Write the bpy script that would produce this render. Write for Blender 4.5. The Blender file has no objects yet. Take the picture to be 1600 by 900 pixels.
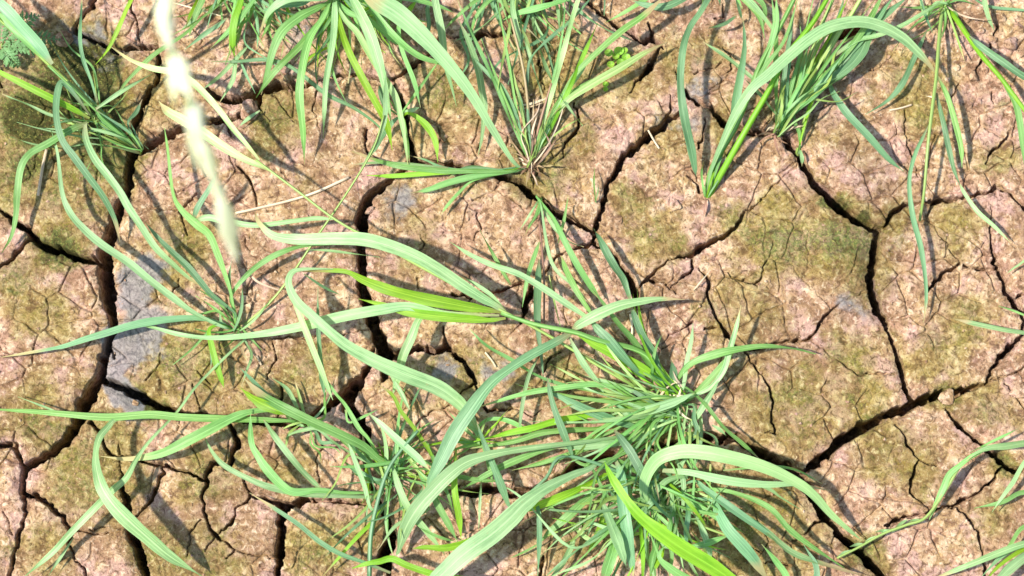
import bpy, math, random
import numpy as np
from mathutils import Vector, Matrix

# ------------------------------------------------------------------ camera, world, sun, exposure
random.seed(7)
rng = np.random.default_rng(11)
scene = bpy.context.scene
COL = scene.collection
TILT = math.radians(9.0)
DIST = 2.00
VIEW_W = 0.80                       # metres of ground across the frame at its centre
PX = VIEW_W / 1600.0                # metres per photograph pixel there
cam_data = bpy.data.cameras.new('camera')
cam = bpy.data.objects.new('camera', cam_data)
COL.objects.link(cam)
cam_data.sensor_width = 36.0
cam_data.lens = 36.0 * DIST / VIEW_W
cam_data.clip_start = 0.01
cam_data.clip_end = 100.0
cam.location = (0, -DIST * math.sin(TILT), DIST * math.cos(TILT))
cam.rotation_euler = (TILT, 0, 0)
cam_data.dof.use_dof = True
cam_data.dof.focus_distance = DIST - 0.02
cam_data.dof.aperture_fstop = 6.0
scene.camera = cam

SUN_EL, SUN_AZ = math.radians(58), math.radians(9)      # light travels towards +x and a little +y
sdir = Vector((math.cos(SUN_AZ) * math.cos(SUN_EL), math.sin(SUN_AZ) * math.cos(SUN_EL), -math.sin(SUN_EL)))
world = bpy.data.worlds.new("World")
scene.world = world
world.use_nodes = True
wn = world.node_tree
sky = wn.nodes.new('ShaderNodeTexSky')
sky.sky_type = 'NISHITA'
sky.sun_disc = False
sky.sun_elevation = SUN_EL
sky.sun_rotation = math.atan2(-sdir.x, -sdir.y)
bg = wn.nodes['Background']
bg.inputs[1].default_value = 0.15
wn.links.new(sky.outputs[0], bg.inputs[0])
sl = bpy.data.lights.new('sun', 'SUN')
sl.energy = 4.6
sl.angle = math.radians(2.5)
sl.color = (1.0, 0.95, 0.87)
so = bpy.data.objects.new('sun', sl)
COL.objects.link(so)
so.rotation_euler = sdir.to_track_quat('-Z', 'Y').to_euler()
scene.view_settings.view_transform = 'Standard'
scene.view_settings.look = 'None'
scene.view_settings.gamma = 1.0
scene.view_settings.use_curve_mapping = False
scene.view_settings.exposure = 0.85

CAM_LOC = Vector(cam.location)
CAM_R = Matrix.Rotation(TILT, 3, 'X')
VIEW_UP = Vector((0, -math.sin(TILT * .5), math.cos(TILT * .5)))


def P(x, y, h=0.0):
    """photograph pixel + height above ground (mm) -> world point"""
    d = CAM_R @ Vector(((x - 800) * PX, (450 - y) * PX, -DIST))
    z = h * 0.001
    t = (z - CAM_LOC.z) / d.z
    return CAM_LOC + d * t


# ------------------------------------------------------------------ noise helpers
TAB = rng.random((256, 256))


def vnoise(x, y, s, k=0):
    x = x / s + k * 37.13 + 1000.0
    y = y / s + k * 17.71 + 1000.0
    xi = np.floor(x).astype(np.int64)
    yi = np.floor(y).astype(np.int64)
    fx = x - xi
    fy = y - yi
    fx = fx * fx * (3 - 2 * fx)
    fy = fy * fy * (3 - 2 * fy)
    x0, x1, y0, y1 = xi & 255, (xi + 1) & 255, yi & 255, (yi + 1) & 255
    a = TAB[x0, y0] * (1 - fx) + TAB[x1, y0] * fx
    b = TAB[x0, y1] * (1 - fx) + TAB[x1, y1] * fx
    return (a * (1 - fy) + b * fy) * 2 - 1


def fbm(x, y, s, o=3, k=0, g=0.5):
    r = 0
    a = 1.0
    t = 0
    c, n = 0.8, 0.6
    for i in range(o):
        r = r + a * vnoise(x * c - y * n, x * n + y * c, s, k + i * 3 + 1)
        t += a
        a *= g
        s *= 0.5
        x, y = x * c - y * n, x * n + y * c
    return r / t


def sstep(a, b, v):
    t = np.clip((v - a) / (b - a), 0, 1)
    return t * t * (3 - 2 * t)


def voronoi(x, y, s, k=0):
    """distance to the cell edge (metres) and a per-cell random"""
    xs = x / s + 500 + k * 13.7
    ys = y / s + 500 + k * 7.3
    xi = np.floor(xs).astype(np.int64)
    yi = np.floor(ys).astype(np.int64)
    f1 = np.full(x.shape, 9.0)
    f2 = np.full(x.shape, 9.0)
    cell = np.zeros(x.shape)
    for dx in (-1, 0, 1):
        for dy in (-1, 0, 1):
            cx = xi + dx
            cy = yi + dy
            px = cx + TAB[cx & 255, cy & 255]
            py = cy + TAB[(cx + 91) & 255, (cy + 53) & 255]
            d = np.hypot(px - xs, py - ys)
            m = d < f1
            f2 = np.where(m, f1, np.minimum(f2, d))
            cell = np.where(m, TAB[(cx + 17) & 255, (cy + 29) & 255], cell)
            f1 = np.where(m, d, f1)
    return (f2 - f1) * 0.5 * s, cell


# ------------------------------------------------------------------ traced cracks: x,y,width in pixels of the photograph
CR = """
247,85,6 247,118,9 230,143,10 217,173,10 207,197,11 204,235,14 200,270,12 196,300,12 186,322,15 172,358,18 163,400,22 162,427,22 167,460,22 175,493,16 177,513,14 167,540,13 160,567,16 153,590,18 147,603,20 130,633,20 120,660,17 103,690,15 73,710,13 43,730,13 35,750,10 35,767,9 40,800,7 30,830,7 22,865,7 12,905,7
168,532,6 173,545,7 179,560,4
37,770,8 43,773,9 67,780,8 87,797,8 100,807,8 108,827,7 110,853,5 117,873,5 130,890,4 135,910,4
108,828,5 127,830,5 157,835,4 187,829,3
140,828,3 160,821,3 188,826,2
-10,690,8 23,697,8 33,720,8 38,733,9
-10,325,6 3,331,7 27,350,10 50,367,13 67,383,13 100,393,14 127,403,12 158,407,14
48,372,8 30,390,8 13,410,7 -5,424,6
155,592,10 177,600,12 207,613,14 233,627,14 253,637,12 273,643,9 300,648,7 340,652,7 370,655,7 400,657,10 433,660,12 467,663,12 487,650,12 513,633,13 533,620,16 553,600,16 565,590,13 577,567,10 585,545,6
613,127,8 623,147,12 630,173,12 633,200,11 640,227,12 647,250,12
613,123,7 633,110,7 653,97,8 683,73,9 690,53,7 712,58,5 733,60,9 760,52,11 783,55,10 800,50,10 807,37,10 830,23,9 850,10,8 865,-6,8
613,125,8 590,123,7 573,117,8 550,117,7 527,117,6 500,125,4 477,133,10 433,133,17 402,142,18 380,152,17 355,155,14 335,147,10 322,135,5
403,145,10 404,165,8 400,172,8 367,183,10 333,188,13 287,200,12 260,210,15 233,227,15 206,236,13
647,250,12 687,253,12 733,260,12 767,270,10 800,280,11 825,296,13 843,310,10 867,330,12 893,343,12 923,357,11 930,367,9 923,381,8 903,387,6 885,391,4 865,405,5 857,420,5 852,432,3
646,252,8 622,273,8 608,284,11 593,294,14 577,303,18 570,320,18 563,343,18 567,360,12 563,387,12 567,410,12 563,433,13 567,457,15 577,473,15 583,500,17 593,527,20 603,553,20 601,580,12 598,595,6
563,597,12 547,617,18 543,633,18 560,653,20 570,677,17 573,700,13 573,720,10 578,750,7 590,780,8 600,803,9 607,820,8 613,840,12 602,858,22 597,870,18 607,895,10 612,915,9
926,380,8 943,385,9 960,402,12 973,419,13 987,439,13 993,457,12 993,466,9 994,490,4 986,520,4 985,548,3
608,557,12 640,548,9 663,543,11 683,547,10 697,540,11 703,547,9 723,563,9 737,583,9 743,597,7 730,606,3 718,615,3
697,541,8 694,525,6 693,510,4
708,459,6 733,463,7 760,460,8 783,453,7 800,448,5 813,440,6 830,443,7 828,462,11 820,485,8 815,505,4
848,580,4 853,565,4 863,558,4 878,552,3
715,768,10 735,768,15 760,764,14 783,764,14 805,769,13 840,762,8 870,748,10 897,733,18 917,722,20 940,714,16 990,704,8 1040,695,8 1080,690,12 1110,684,18 1133,687,18 1153,682,14 1167,690,14 1183,702,16 1200,712,18 1220,723,17 1243,740,18 1263,760,19 1280,787,20 1290,807,17 1303,820,10 1320,840,13 1333,853,15 1350,867,15 1363,883,18 1380,900,15 1395,918,14
395,776,5 427,783,8 450,790,11 473,782,11 497,780,7 533,785,6 573,788,6 595,790,4
448,792,12 440,810,13 441,833,12 437,867,13 431,905,11
432,873,3 400,870,3 367,857,4 353,873,3
140,660,7 157,677,6 163,700,6 173,710,6 213,717,6 233,723,6 280,735,6 310,747,6 323,753,5
353,730,5 340,725,7 333,723,8 323,740,8 323,760,7 317,780,6 320,800,6 328,820,6 337,837,6 345,845,4 360,852,4 367,857,4
353,731,8 363,717,9 370,690,10 363,673,8 355,658,6
253,733,5 247,760,6 233,787,6 213,807,4
187,693,3 187,733,5 190,760,8 197,787,9 203,833,13 217,867,14 229,905,13
337,837,4 360,817,5 373,790,4 390,777,5 380,750,4 372,735,2
337,838,3 320,860,3
313,813,2 295,835,3 293,868,3
511,690,3 493,720,3 500,755,3
650,663,3 673,643,3 707,633,3
743,600,4 753,633,6 760,643,6 800,637,5 812,640,4
915,-5,7 937,20,8 960,37,9 987,50,10 1000,63,8 1020,62,12 1030,67,7 1035,75,5
1013,37,5 1018,55,7
1031,75,5 1013,108,12 1000,125,4 983,145,2
897,160,4 907,183,5 900,207,6 882,223,5 880,247,2
1047,148,3 1047,173,5 1036,196,7
1060,177,8 1033,200,13 1003,220,12 977,240,13 967,260,10 950,287,9 946,302,8 943,320,9 937,340,9 928,360,8
1057,113,3 1068,135,5 1078,151,10 1090,160,9 1113,170,8 1133,190,13 1167,202,12 1200,207,8 1228,208,10 1233,227,12 1250,242,12 1260,263,13 1277,285,14 1293,300,18 1317,323,19 1343,343,18 1367,355,13 1381,355,7
1372,360,11 1368,383,12 1363,417,13 1363,447,14 1370,473,15 1382,495,12 1390,520,6 1400,550,8 1410,577,10 1415,600,10 1420,618,9 1429,630,9
1380,356,6 1393,337,9 1413,320,9 1443,315,6 1467,313,9 1490,311,8 1517,307,6 1550,297,7 1558,291,6 1575,300,6 1605,328,7
1605,518,6 1580,541,11 1560,562,8 1545,590,5 1543,600,6 1513,607,11 1483,615,14 1453,621,14 1430,630,14 1407,640,14 1380,648,11 1360,663,15 1340,673,15 1313,690,17 1297,707,15 1280,723,13 1255,738,8
1547,595,3 1583,583,4 1605,572,3
1385,824,5 1400,813,7 1413,807,7 1447,803,4 1467,795,7 1500,783,7 1527,770,5 1550,753,6 1560,733,5 1567,728,4
1477,640,4 1500,667,8 1533,693,8 1553,710,9 1573,727,13 1593,733,10 1610,737,8
1497,787,3 1503,800,5 1513,813,6 1530,830,4 1533,847,7 1535,863,3 1540,887,6 1535,905,5
1397,663,2 1413,680,4 1417,697,7 1433,717,3 1463,728,2
1433,720,4 1427,743,6 1423,770,5 1440,785,2 1452,798,2
1163,547,4 1180,573,4 1197,593,4 1203,605,5 1210,623,6 1205,643,5 1212,677,6 1195,677,3
1233,848,3 1260,833,5 1282,813,5
1195,878,4 1237,883,4
993,460,5 1003,443,5 1020,427,5 1033,415,4 1057,402,4 1080,397,9 1100,383,10 1120,371,9 1137,366,7 1153,350,7 1162,333,5 1180,320,4 1200,303,4 1220,277,3 1247,257,3
1003,443,6 1020,439,8 1038,440,6 1043,447,3 1057,460,2
1080,400,4 1083,417,6 1067,433,5 1050,450,2
1093,420,3 1108,443,7 1107,467,6 1120,497,6 1137,523,8 1150,540,6 1167,547,4 1200,540,7 1233,533,7 1263,530,6 1270,520,6 1287,497,6 1310,477,4 1330,465,3 1360,453,4
1267,530,3 1297,553,3 1323,573,3 1340,585,3 1360,583,4 1400,583,2
1200,447,3 1217,460,3 1225,480,3 1223,503,3 1233,520,3 1238,532,3
1130,423,3 1157,437,4 1182,445,5 1190,427,4 1200,403,3 1207,377,2
1227,472,2 1277,455,2 1323,465,2
1263,373,2 1263,407,3 1260,433,2 1277,453,2 1300,487,2
1210,407,2 1233,410,2 1250,430,2 1273,453,2
1450,455,5 1463,437,7 1500,412,6
1447,337,2 1473,370,3 1490,397,3 1500,410,3
1507,415,5 1527,421,6 1557,421,5
1550,325,2 1548,367,5 1550,393,6 1560,423,8 1570,453,9 1583,467,11 1593,480,9 1598,495,7 1600,520,5
1583,467,6 1605,457,5
1390,408,2 1410,406,2 1450,410,2
1037,537,3 1053,520,3 1083,503,5
1103,515,4 1122,510,5
1150,-8,8 133,-500,0
148,-6,8 133,20,8 123,33,8 115,49,9 143,58,11 167,70,11 187,78,10 217,73,10 242,72,9 247,88,6
203,-5,6 205,10,5 213,30,4 218,70,3
-5,115,5 3,135,5
367,247,3 380,267,5 397,297,5 400,325,3
353,192,5 360,213,4
207,325,3 240,325,3 277,327,3 290,323,4 307,303,4
233,300,3 240,323,3
277,330,5 293,367,3
280,437,3 280,450,3 267,460,3
380,367,3 390,397,3 400,400,3
395,427,3 393,467,3 370,480,2
427,530,4 467,528,3 500,527,3 533,523,3 577,515,3
427,533,4 430,563,4 417,593,3
438,598,5 438,625,5 433,652,4
250,550,2 250,567,2 227,593,2
497,140,4 490,173,3 500,207,3
437,260,3 460,253,3 500,260,3
437,260,3 450,282,2
573,203,6 573,233,5 590,250,4
427,150,2 460,190,2
1138,113,3 1145,95,4 1130,75,3
1085,115,2 1127,97,2
1110,140,2 1143,120,2
1100,187,4 1100,213,4 1093,230,5
1073,273,3 1087,287,4 1092,300,5
1413,173,3 1417,213,4 1427,247,4 1437,277,2
1422,220,2 1460,221,2
1577,208,5 1563,230,5 1548,237,5 1540,257,3
1560,43,5 1547,73,5
1533,93,6 1523,113,4
1310,52,18 1330,48,20 1345,40,14
1117,30,5 1133,27,5 1130,5,3
650,430,2 655,452,3
745,330,2 752,358,3 740,375,2
655,365,3 662,380,4 655,392,2
840,95,4 845,120,3 850,140,3
790,630,3 830,650,3 850,640,2
860,740,2 880,700,2
1000,640,6 990,605,5 990,560,4
845,885,5 850,870,5 843,905,5
955,850,8 955,905,8
1190,860,4 1160,850,3
745,240,2 750,225,2
880,600,3 905,590,3
60,240,2 45,280,2
300,600,2 312,640,3
310,580,2 330,600,2
20,835,2 5,800,2
1500,130,3 1480,160,2
1550,145,2 1552,162,3
1340,250,2 1365,262,2
1570,600,2 1600,640,2
1000,745,3 1020,790,3
"""
MOSS_AND_SHADE = """1305,318,26,1.4 1340,343,22,1.3 95,388,45,1.3 60,372,26,1.2 225,618,34,1.4 250,630,24,1.3 1480,622,30,1.0 120,120,90,1.6 60,190,80,1.5 150,180,70,1.6 70,180,120,1.2 150,240,80,1.2 40,260,50,1.3 1350,875,40,1.3 1570,725,22,1.2 1400,350,30,.7 110,300,70,.9 40,300,50,.8 60,500,60,.7 30,430,50,.7 275,380,60,.9 440,180,55,.9 420,230,40,.7 310,560,80,.95 80,650,75,.8 150,740,80,.8 60,850,60,.5 330,740,60,.7 260,860,70,.8 330,860,60,.7
500,560,50,.7 470,580,50,.7 640,380,50,.5 870,110,80,.8 830,60,50,.6 845,255,60,.9 690,140,60,.9 900,220,50,.7 1000,310,36,1.0 1030,370,52,.9 1130,195,40,.7 1225,370,85,1.1 1310,380,70,1.2 1180,350,60,.9 1150,480,60,.6 1340,620,75,.8 1240,640,90,.7 1400,720,65,.8 1330,560,55,.7 1440,180,50,.9 1420,130,55,.7 1570,260,40,.6 1500,500,60,.7 1540,640,50,.6 1450,550,60,.6
1070,80,60,.6 1200,810,110,.8 880,570,40,.8 700,600,60,.7 760,560,50,.5 1160,850,90,.7 1550,800,50,.5 500,850,70,.6 560,830,60,.6 250,430,60,.6 210,510,40,.4 240,620,40,.7 460,730,50,.6 1350,430,60,.5 1490,360,60,.5 1290,210,40,.3 960,120,60,.6 1050,230,60,.5 170,690,60,.7 400,590,50,.6 900,640,80,.4 820,600,60,.4 730,300,50,.3 1100,760,90,.6 640,210,40,.5 720,180,50,.5 1200,160,60,.4 880,850,60,.6 240,150,60,.7 380,650,60,.6 480,290,30,.4 620,310,40,.4 1180,560,80,.35"""  # strongest top-left blobs and those right of the bottom clump also paint in shade
GREY = """215,460,48,1.1 205,540,44,1.1 225,500,45,.8 200,615,32,1.0 230,430,34,.8 610,310,45,.45 1390,430,35,.25 190,580,30,.8 1060,190,40,.4 130,60,40,.5 170,90,40,.5 690,590,40,.5 770,590,40,.5 1330,470,30,.4 560,660,40,.4 1040,320,30,.3 480,70,50,.4 1090,130,40,.5"""


def parse(s):
    return [[tuple(float(v) for v in tok.split(',')) for tok in ln.split()] for ln in s.strip().splitlines() if ln.strip()]


# ------------------------------------------------------------------ ground height field
def axis(lo, hi, step, far):
    core = np.arange(lo, hi + step * .5, step)
    out = []
    s, v = step, hi
    while v < far:
        s *= 1.07
        v += s
        out.append(v)
    out2 = []
    s, v = step, lo
    while v > -far:
        s *= 1.07
        v -= s
        out2.append(v)
    return np.concatenate([np.array(out2[::-1]), core, np.array(out)])


GX = axis(-0.47, 0.47, 0.0006, 6.0)
GY = axis(-0.27, 0.31, 0.0006, 6.0)


def build_ground():
    X, Y = np.meshgrid(GX, GY)
    near = sstep(0.75, 0.55, np.maximum(np.abs(X), np.abs(Y) + .15))
    wx = X + 0.0021 * fbm(X, Y, 0.009, 4, 40, .6) * near
    wy = Y + 0.0021 * fbm(X, Y, 0.009, 4, 60, .6) * near
    S = np.full(X.shape, 1.0)             # signed distance to the crack's lip
    W = np.zeros(X.shape)                 # crack width there
    rnd = random.Random(5)
    R = 0.014
    for line in parse(CR):
        if any(p[1] < -100 for p in line):
            continue
        pts = []
        for i in range(len(line) - 1):
            a, b = line[i], line[i + 1]
            L = math.hypot(b[0] - a[0], b[1] - a[1])
            n = max(1, int(L / 6))
            for j in range(n):
                t = j / n
                jit = 1.3 if j else 0.4
                pts.append((a[0] + (b[0] - a[0]) * t + rnd.gauss(0, jit), a[1] + (b[1] - a[1]) * t + rnd.gauss(0, jit),
                            (a[2] + (b[2] - a[2]) * t) * rnd.uniform(.8, 1.15)))
        pts.append(line[-1])
        wp = [(P(p[0], p[1]), max(p[2], 3.1) * PX * (.86 + .24 * min(1, max(0, (p[2] - 4) / 7)))) for p in pts]
        for (a, wa), (b, wb) in zip(wp[:-1], wp[1:]):
            x0 = np.searchsorted(GX, min(a.x, b.x) - R)
            x1 = np.searchsorted(GX, max(a.x, b.x) + R)
            y0 = np.searchsorted(GY, min(a.y, b.y) - R)
            y1 = np.searchsorted(GY, max(a.y, b.y) + R)
            sx = wx[y0:y1, x0:x1]
            sy = wy[y0:y1, x0:x1]
            dx, dy = b.x - a.x, b.y - a.y
            t = np.clip(((sx - a.x) * dx + (sy - a.y) * dy) / (dx * dx + dy * dy + 1e-12), 0, 1)
            d = np.hypot(sx - a.x - t * dx, sy - a.y - t * dy)
            w = wa + (wb - wa) * t
            s = d - w * .5
            cur = S[y0:y1, x0:x1]
            m = s < cur
            S[y0:y1, x0:x1] = np.where(m, s, cur)
            W[y0:y1, x0:x1] = np.where(m, w, W[y0:y1, x0:x1])
    # cracks of the same kind beyond the frame
    e, c = voronoi(X + .02 * fbm(X, Y, .08, 2, 5), Y + .02 * fbm(X, Y, .08, 2, 9), 0.13, 3)
    out = sstep(0.0, 0.012, np.maximum(np.abs(X) - 0.43, np.maximum(Y - 0.262, -0.237 - Y)))
    wo = 0.006 + 0.002 * fbm(X, Y, .1, 2, 31)
    so_ = e - wo * .5 * out + (1 - out) * 0.02
    m = so_ < S
    S = np.where(m, so_, S)
    W = np.where(m, wo, W)
    # fine reticulation of the crust
    fx = X + .0022 * fbm(X, Y, .012, 2, 70)
    fy = Y + .0022 * fbm(X, Y, .012, 2, 75)
    e1, c1 = voronoi(fx, fy, 0.026, 8)
    e2, c2 = voronoi(fx + .3, fy, 0.009, 14)
    m1 = sstep(-0.02, 0.3, fbm(X, Y, .05, 2, 80))
    m2 = sstep(0.10, 0.45, fbm(X, Y, .035, 2, 90))
    moss_shade = np.zeros(X.shape)
    greyv = np.zeros(X.shape)
    MX = X + .016 * fbm(X, Y, .030, 4, 200, .6)
    MY = Y + .016 * fbm(X, Y, .030, 4, 210, .6)
    for arr, src in ((moss_shade, MOSS_AND_SHADE), (greyv, GREY)):
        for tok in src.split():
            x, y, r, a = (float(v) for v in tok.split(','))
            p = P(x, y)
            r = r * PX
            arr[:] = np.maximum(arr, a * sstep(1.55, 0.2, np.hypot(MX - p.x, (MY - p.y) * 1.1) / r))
    far_moss = sstep(-.1, .5, fbm(X, Y, .09, 3, 100)) * out
    moss_shade = np.maximum(moss_shade, far_moss * .8)
    pr = P(1530, 90)
    rub = sstep(1.2, 0.4, np.hypot((X - pr.x) * .8, Y - pr.y) / 0.075)
    for q, rr in ((P(1060, 320), .02), (P(1120, 350), .018), (P(620, 770), .05), (P(440, 320), .022), (P(1290, 110), .05), (P(800, 240), .03), (P(1110, 490), .025)):
        rub = np.maximum(rub, .8 * sstep(1.2, .4, np.hypot(X - q.x, Y - q.y) / rr))
    n3 = fbm(X, Y, .0042, 3, 140, .6)
    z = 0.0030 * fbm(X, Y, .14, 2, 110) + 0.0017 * fbm(X, Y, .035, 3, 120) + 0.0008 * fbm(X, Y, .012, 2, 130) + 0.00032 * n3
    z += 0.0005 * moss_shade * sstep(-.2, .5, fbm(X, Y, .007, 2, 150))
    z += rub * (0.0024 * np.abs(fbm(X, Y, .011, 3, 160)) + 0.0012 * c2 * sstep(0, .0012, e2))
    edge = np.maximum(S, 0)
    big = sstep(0.001, 0.006, W)
    z -= big * 0.0022 * np.exp(-edge / 0.004)
    z += big * 0.0010 * np.exp(-((edge - .008) / .006) ** 2)
    z -= m1 * 0.0026 * sstep(.0009, 0.0001, e1)
    z -= m2 * 0.0007 * sstep(.0008, 0.0, e2)
    z += m2 * 0.0006 * (c2 - .5)
    depth = np.minimum(0.0030 + 8.0 * np.maximum(W - .0012, 0), 0.075)
    inner = np.clip(-S / np.clip(W * .22, 0.0005, .0010), 0, 1)
    inner = inner ** 0.8
    floor = -depth * (0.9 + 0.30 * fbm(X, Y, .006, 2, 170))
    z = z * (1 - inner) + floor * inner
    z = np.where(near > 0.001, z, z)
    n = X.size
    me = bpy.data.meshes.new('ground')
    me.vertices.add(n)
    co = np.empty((n, 3), dtype=np.float32)
    co[:, 0] = X.ravel()
    co[:, 1] = Y.ravel()
    co[:, 2] = z.ravel()
    me.vertices.foreach_set('co', co.ravel())
    ny, nx = X.shape
    idx = np.arange(n).reshape(ny, nx)
    q = np.stack([idx[:-1, :-1], idx[:-1, 1:], idx[1:, 1:], idx[1:, :-1]], -1).reshape(-1, 4).astype(np.int32)
    me.loops.add(q.size)
    me.loops.foreach_set('vertex_index', q.ravel())
    me.polygons.add(len(q))
    me.polygons.foreach_set('loop_start', np.arange(0, q.size, 4, dtype=np.int32))
    me.update(calc_edges=True)
    me.polygons.foreach_set('use_smooth', np.ones(len(q), dtype=bool))
    for nm, arr in (('moss', moss_shade), ('silt', greyv), ('rubble', rub)):
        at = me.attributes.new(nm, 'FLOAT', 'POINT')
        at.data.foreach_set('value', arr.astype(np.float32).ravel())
    o = bpy.data.objects.new('ground', me)
    COL.objects.link(o)
    o['kind'] = 'structure'
    return o, z, S, moss_shade


# ------------------------------------------------------------------ materials
def nt(name):
    m = bpy.data.materials.new(name)
    m.use_nodes = True
    t = m.node_tree
    for n in list(t.nodes):
        t.nodes.remove(n)
    return m, t


def N(t, kind, **kw):
    n = t.nodes.new(kind)
    for k, v in kw.items():
        if k.startswith('i_'):
            n.inputs[k[2:].replace('_', ' ')].default_value = v
        else:
            setattr(n, k, v)
    return n


def noise(t, vec, scale, detail=4, rough=.6, dist=0):
    n = t.nodes.new('ShaderNodeTexNoise')
    n.inputs['Scale'].default_value = scale
    n.inputs['Detail'].default_value = detail
    n.inputs['Roughness'].default_value = rough
    n.inputs['Distortion'].default_value = dist
    t.links.new(vec, n.inputs['Vector'])
    return n.outputs['Fac']


def mathn(t, op, a, b=None, clamp=False):
    n = t.nodes.new('ShaderNodeMath')
    n.operation = op
    n.use_clamp = clamp
    for i, v in enumerate((a, b)):
        if v is None:
            continue
        if isinstance(v, (int, float)):
            n.inputs[i].default_value = v
        else:
            t.links.new(v, n.inputs[i])
    return n.outputs[0]


def rng_map(t, v, a, b, c=0., d=1.):
    n = t.nodes.new('ShaderNodeMapRange')
    n.interpolation_type = 'SMOOTHSTEP'
    n.clamp = True
    t.links.new(v, n.inputs['Value'])
    for k, x in zip(('From Min', 'From Max', 'To Min', 'To Max'), (a, b, c, d)):
        n.inputs[k].default_value = x
    return n.outputs['Result']


def mix(t, f, a, b, mode='MIX'):
    n = t.nodes.new('ShaderNodeMix')
    n.data_type = 'RGBA'
    n.blend_type = mode
    n.clamp_factor = True
    if isinstance(f, (int, float)):
        n.inputs['Factor'].default_value = f
    else:
        t.links.new(f, n.inputs['Factor'])
    for s, v in (('A', a), ('B', b)):
        sock = [i for i in n.inputs if i.name == s and i.type == 'RGBA'][0]
        if isinstance(v, tuple):
            sock.default_value = v + (1,) if len(v) == 3 else v
        else:
            t.links.new(v, sock)
    return [o for o in n.outputs if o.type == 'RGBA'][0]


def attr(t, name):
    n = t.nodes.new('ShaderNodeAttribute')
    n.attribute_name = name
    return n.outputs['Fac']


def soil_color(t, vec, moss=None, silt=None):
    """crusted clay loam: tan and pink mottling, pale flecks, moss and silt films, top-left shade painted in"""
    big = noise(t, vec, 22, 3, .55)
    mid = noise(t, vec, 85, 5, .65, .5)
    fine = noise(t, vec, 230, 6, .72, .7)
    grain = noise(t, vec, 900, 3, .6)
    c = mix(t, rng_map(t, big, .38, .62), (.37, .235, .115), (.36, .205, .13))
    oc = noise(t, vec, 34, 5, .65, .3)
    c = mix(t, mathn(t, 'MULTIPLY', rng_map(t, oc, .50, .62), .7), c, (.36, .24, .095))
    c = mix(t, rng_map(t, mid, .48, .66), c, (.58, .41, .26))
    c = mix(t, rng_map(t, mid, .47, .35), c, (.17, .09, .05))
    c = mix(t, mathn(t, 'MULTIPLY', rng_map(t, noise(t, vec, 13, 6, .72, .5), .48, .60), .62), c, (.225, .125, .068))
    pk = noise(t, vec, 38, 4, .6)
    c = mix(t, mathn(t, 'MULTIPLY', rng_map(t, pk, .50, .62), .7), c, (.45, .275, .23))
    c = mix(t, rng_map(t, fine, .50, .36, 0, .9), c, (.11, .06, .032))
    c = mix(t, rng_map(t, fine, .53, .65, 0, .7), c, (.68, .52, .36))
    c = mix(t, rng_map(t, grain, .40, .28, 0, .45), c, (.12, .07, .04))
    c = mix(t, rng_map(t, grain, .60, .74, 0, .35), c, (.74, .62, .48))
    if moss is not None:
        m1 = mathn(t, 'ADD', mathn(t, 'MULTIPLY', noise(t, vec, 42, 7, .68, .5), 2.1), -.55)
        mm = mathn(t, 'ADD', mathn(t, 'MULTIPLY', moss, .62), m1)
        mf = rng_map(t, mm, .62, 1.25)
        ring = noise(t, vec, 260, 4, .75, .8)
        mf2 = mathn(t, 'MULTIPLY', mf, rng_map(t, ring, .40, .54, .12, 1.0))
        mc = mix(t, rng_map(t, noise(t, vec, 45, 2, .5), .4, .6), (.125, .125, .018), (.070, .110, .020))
        mc = mix(t, rng_map(t, noise(t, vec, 28, 3, .6), .50, .64), mc, (.20, .14, .02))
        mc = mix(t, mathn(t, 'MULTIPLY', rng_map(t, moss, .85, 1.15), .6), mc, (.095, .15, .04))
        mc = mix(t, rng_map(t, moss, 1.15, 1.45), mc, (.034, .048, .012))  # dark crack moss, and at top left shade painted into the moss colour
        mc = mix(t, rng_map(t, noise(t, vec, 500, 3, .7), .50, .68), mc, (.33, .31, .075))
        mc = mix(t, rng_map(t, noise(t, vec, 240, 5, .7, .8), .53, .40), mc, (.035, .035, .010))
        film = rng_map(t, mathn(t, 'ADD', mathn(t, 'MULTIPLY', moss, .75), mathn(t, 'MULTIPLY', noise(t, vec, 30, 6, .7, .4), 1.2)), .60, 1.05)
        c = mix(t, mathn(t, 'MULTIPLY', film, .70), c, (.64, .72, .38, 1), 'MULTIPLY')
        c = mix(t, rng_map(t, moss, 1.0, 1.35), c, (.26, .30, .22, 1), 'MULTIPLY')  # darkens soil under dense moss; at top left this is painted shade
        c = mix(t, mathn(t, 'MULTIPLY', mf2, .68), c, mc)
    if silt is not None:
        s1 = noise(t, vec, 50, 4, .6)
        sf = rng_map(t, mathn(t, 'ADD', mathn(t, 'MULTIPLY', silt, .62), s1), .66, .90)
        sc = mix(t, rng_map(t, fine, .35, .6), (.135, .128, .128), (.26, .245, .24))
        c = mix(t, mathn(t, 'MULTIPLY', sf, .78), c, sc)
    return c, fine, grain, mid


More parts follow.
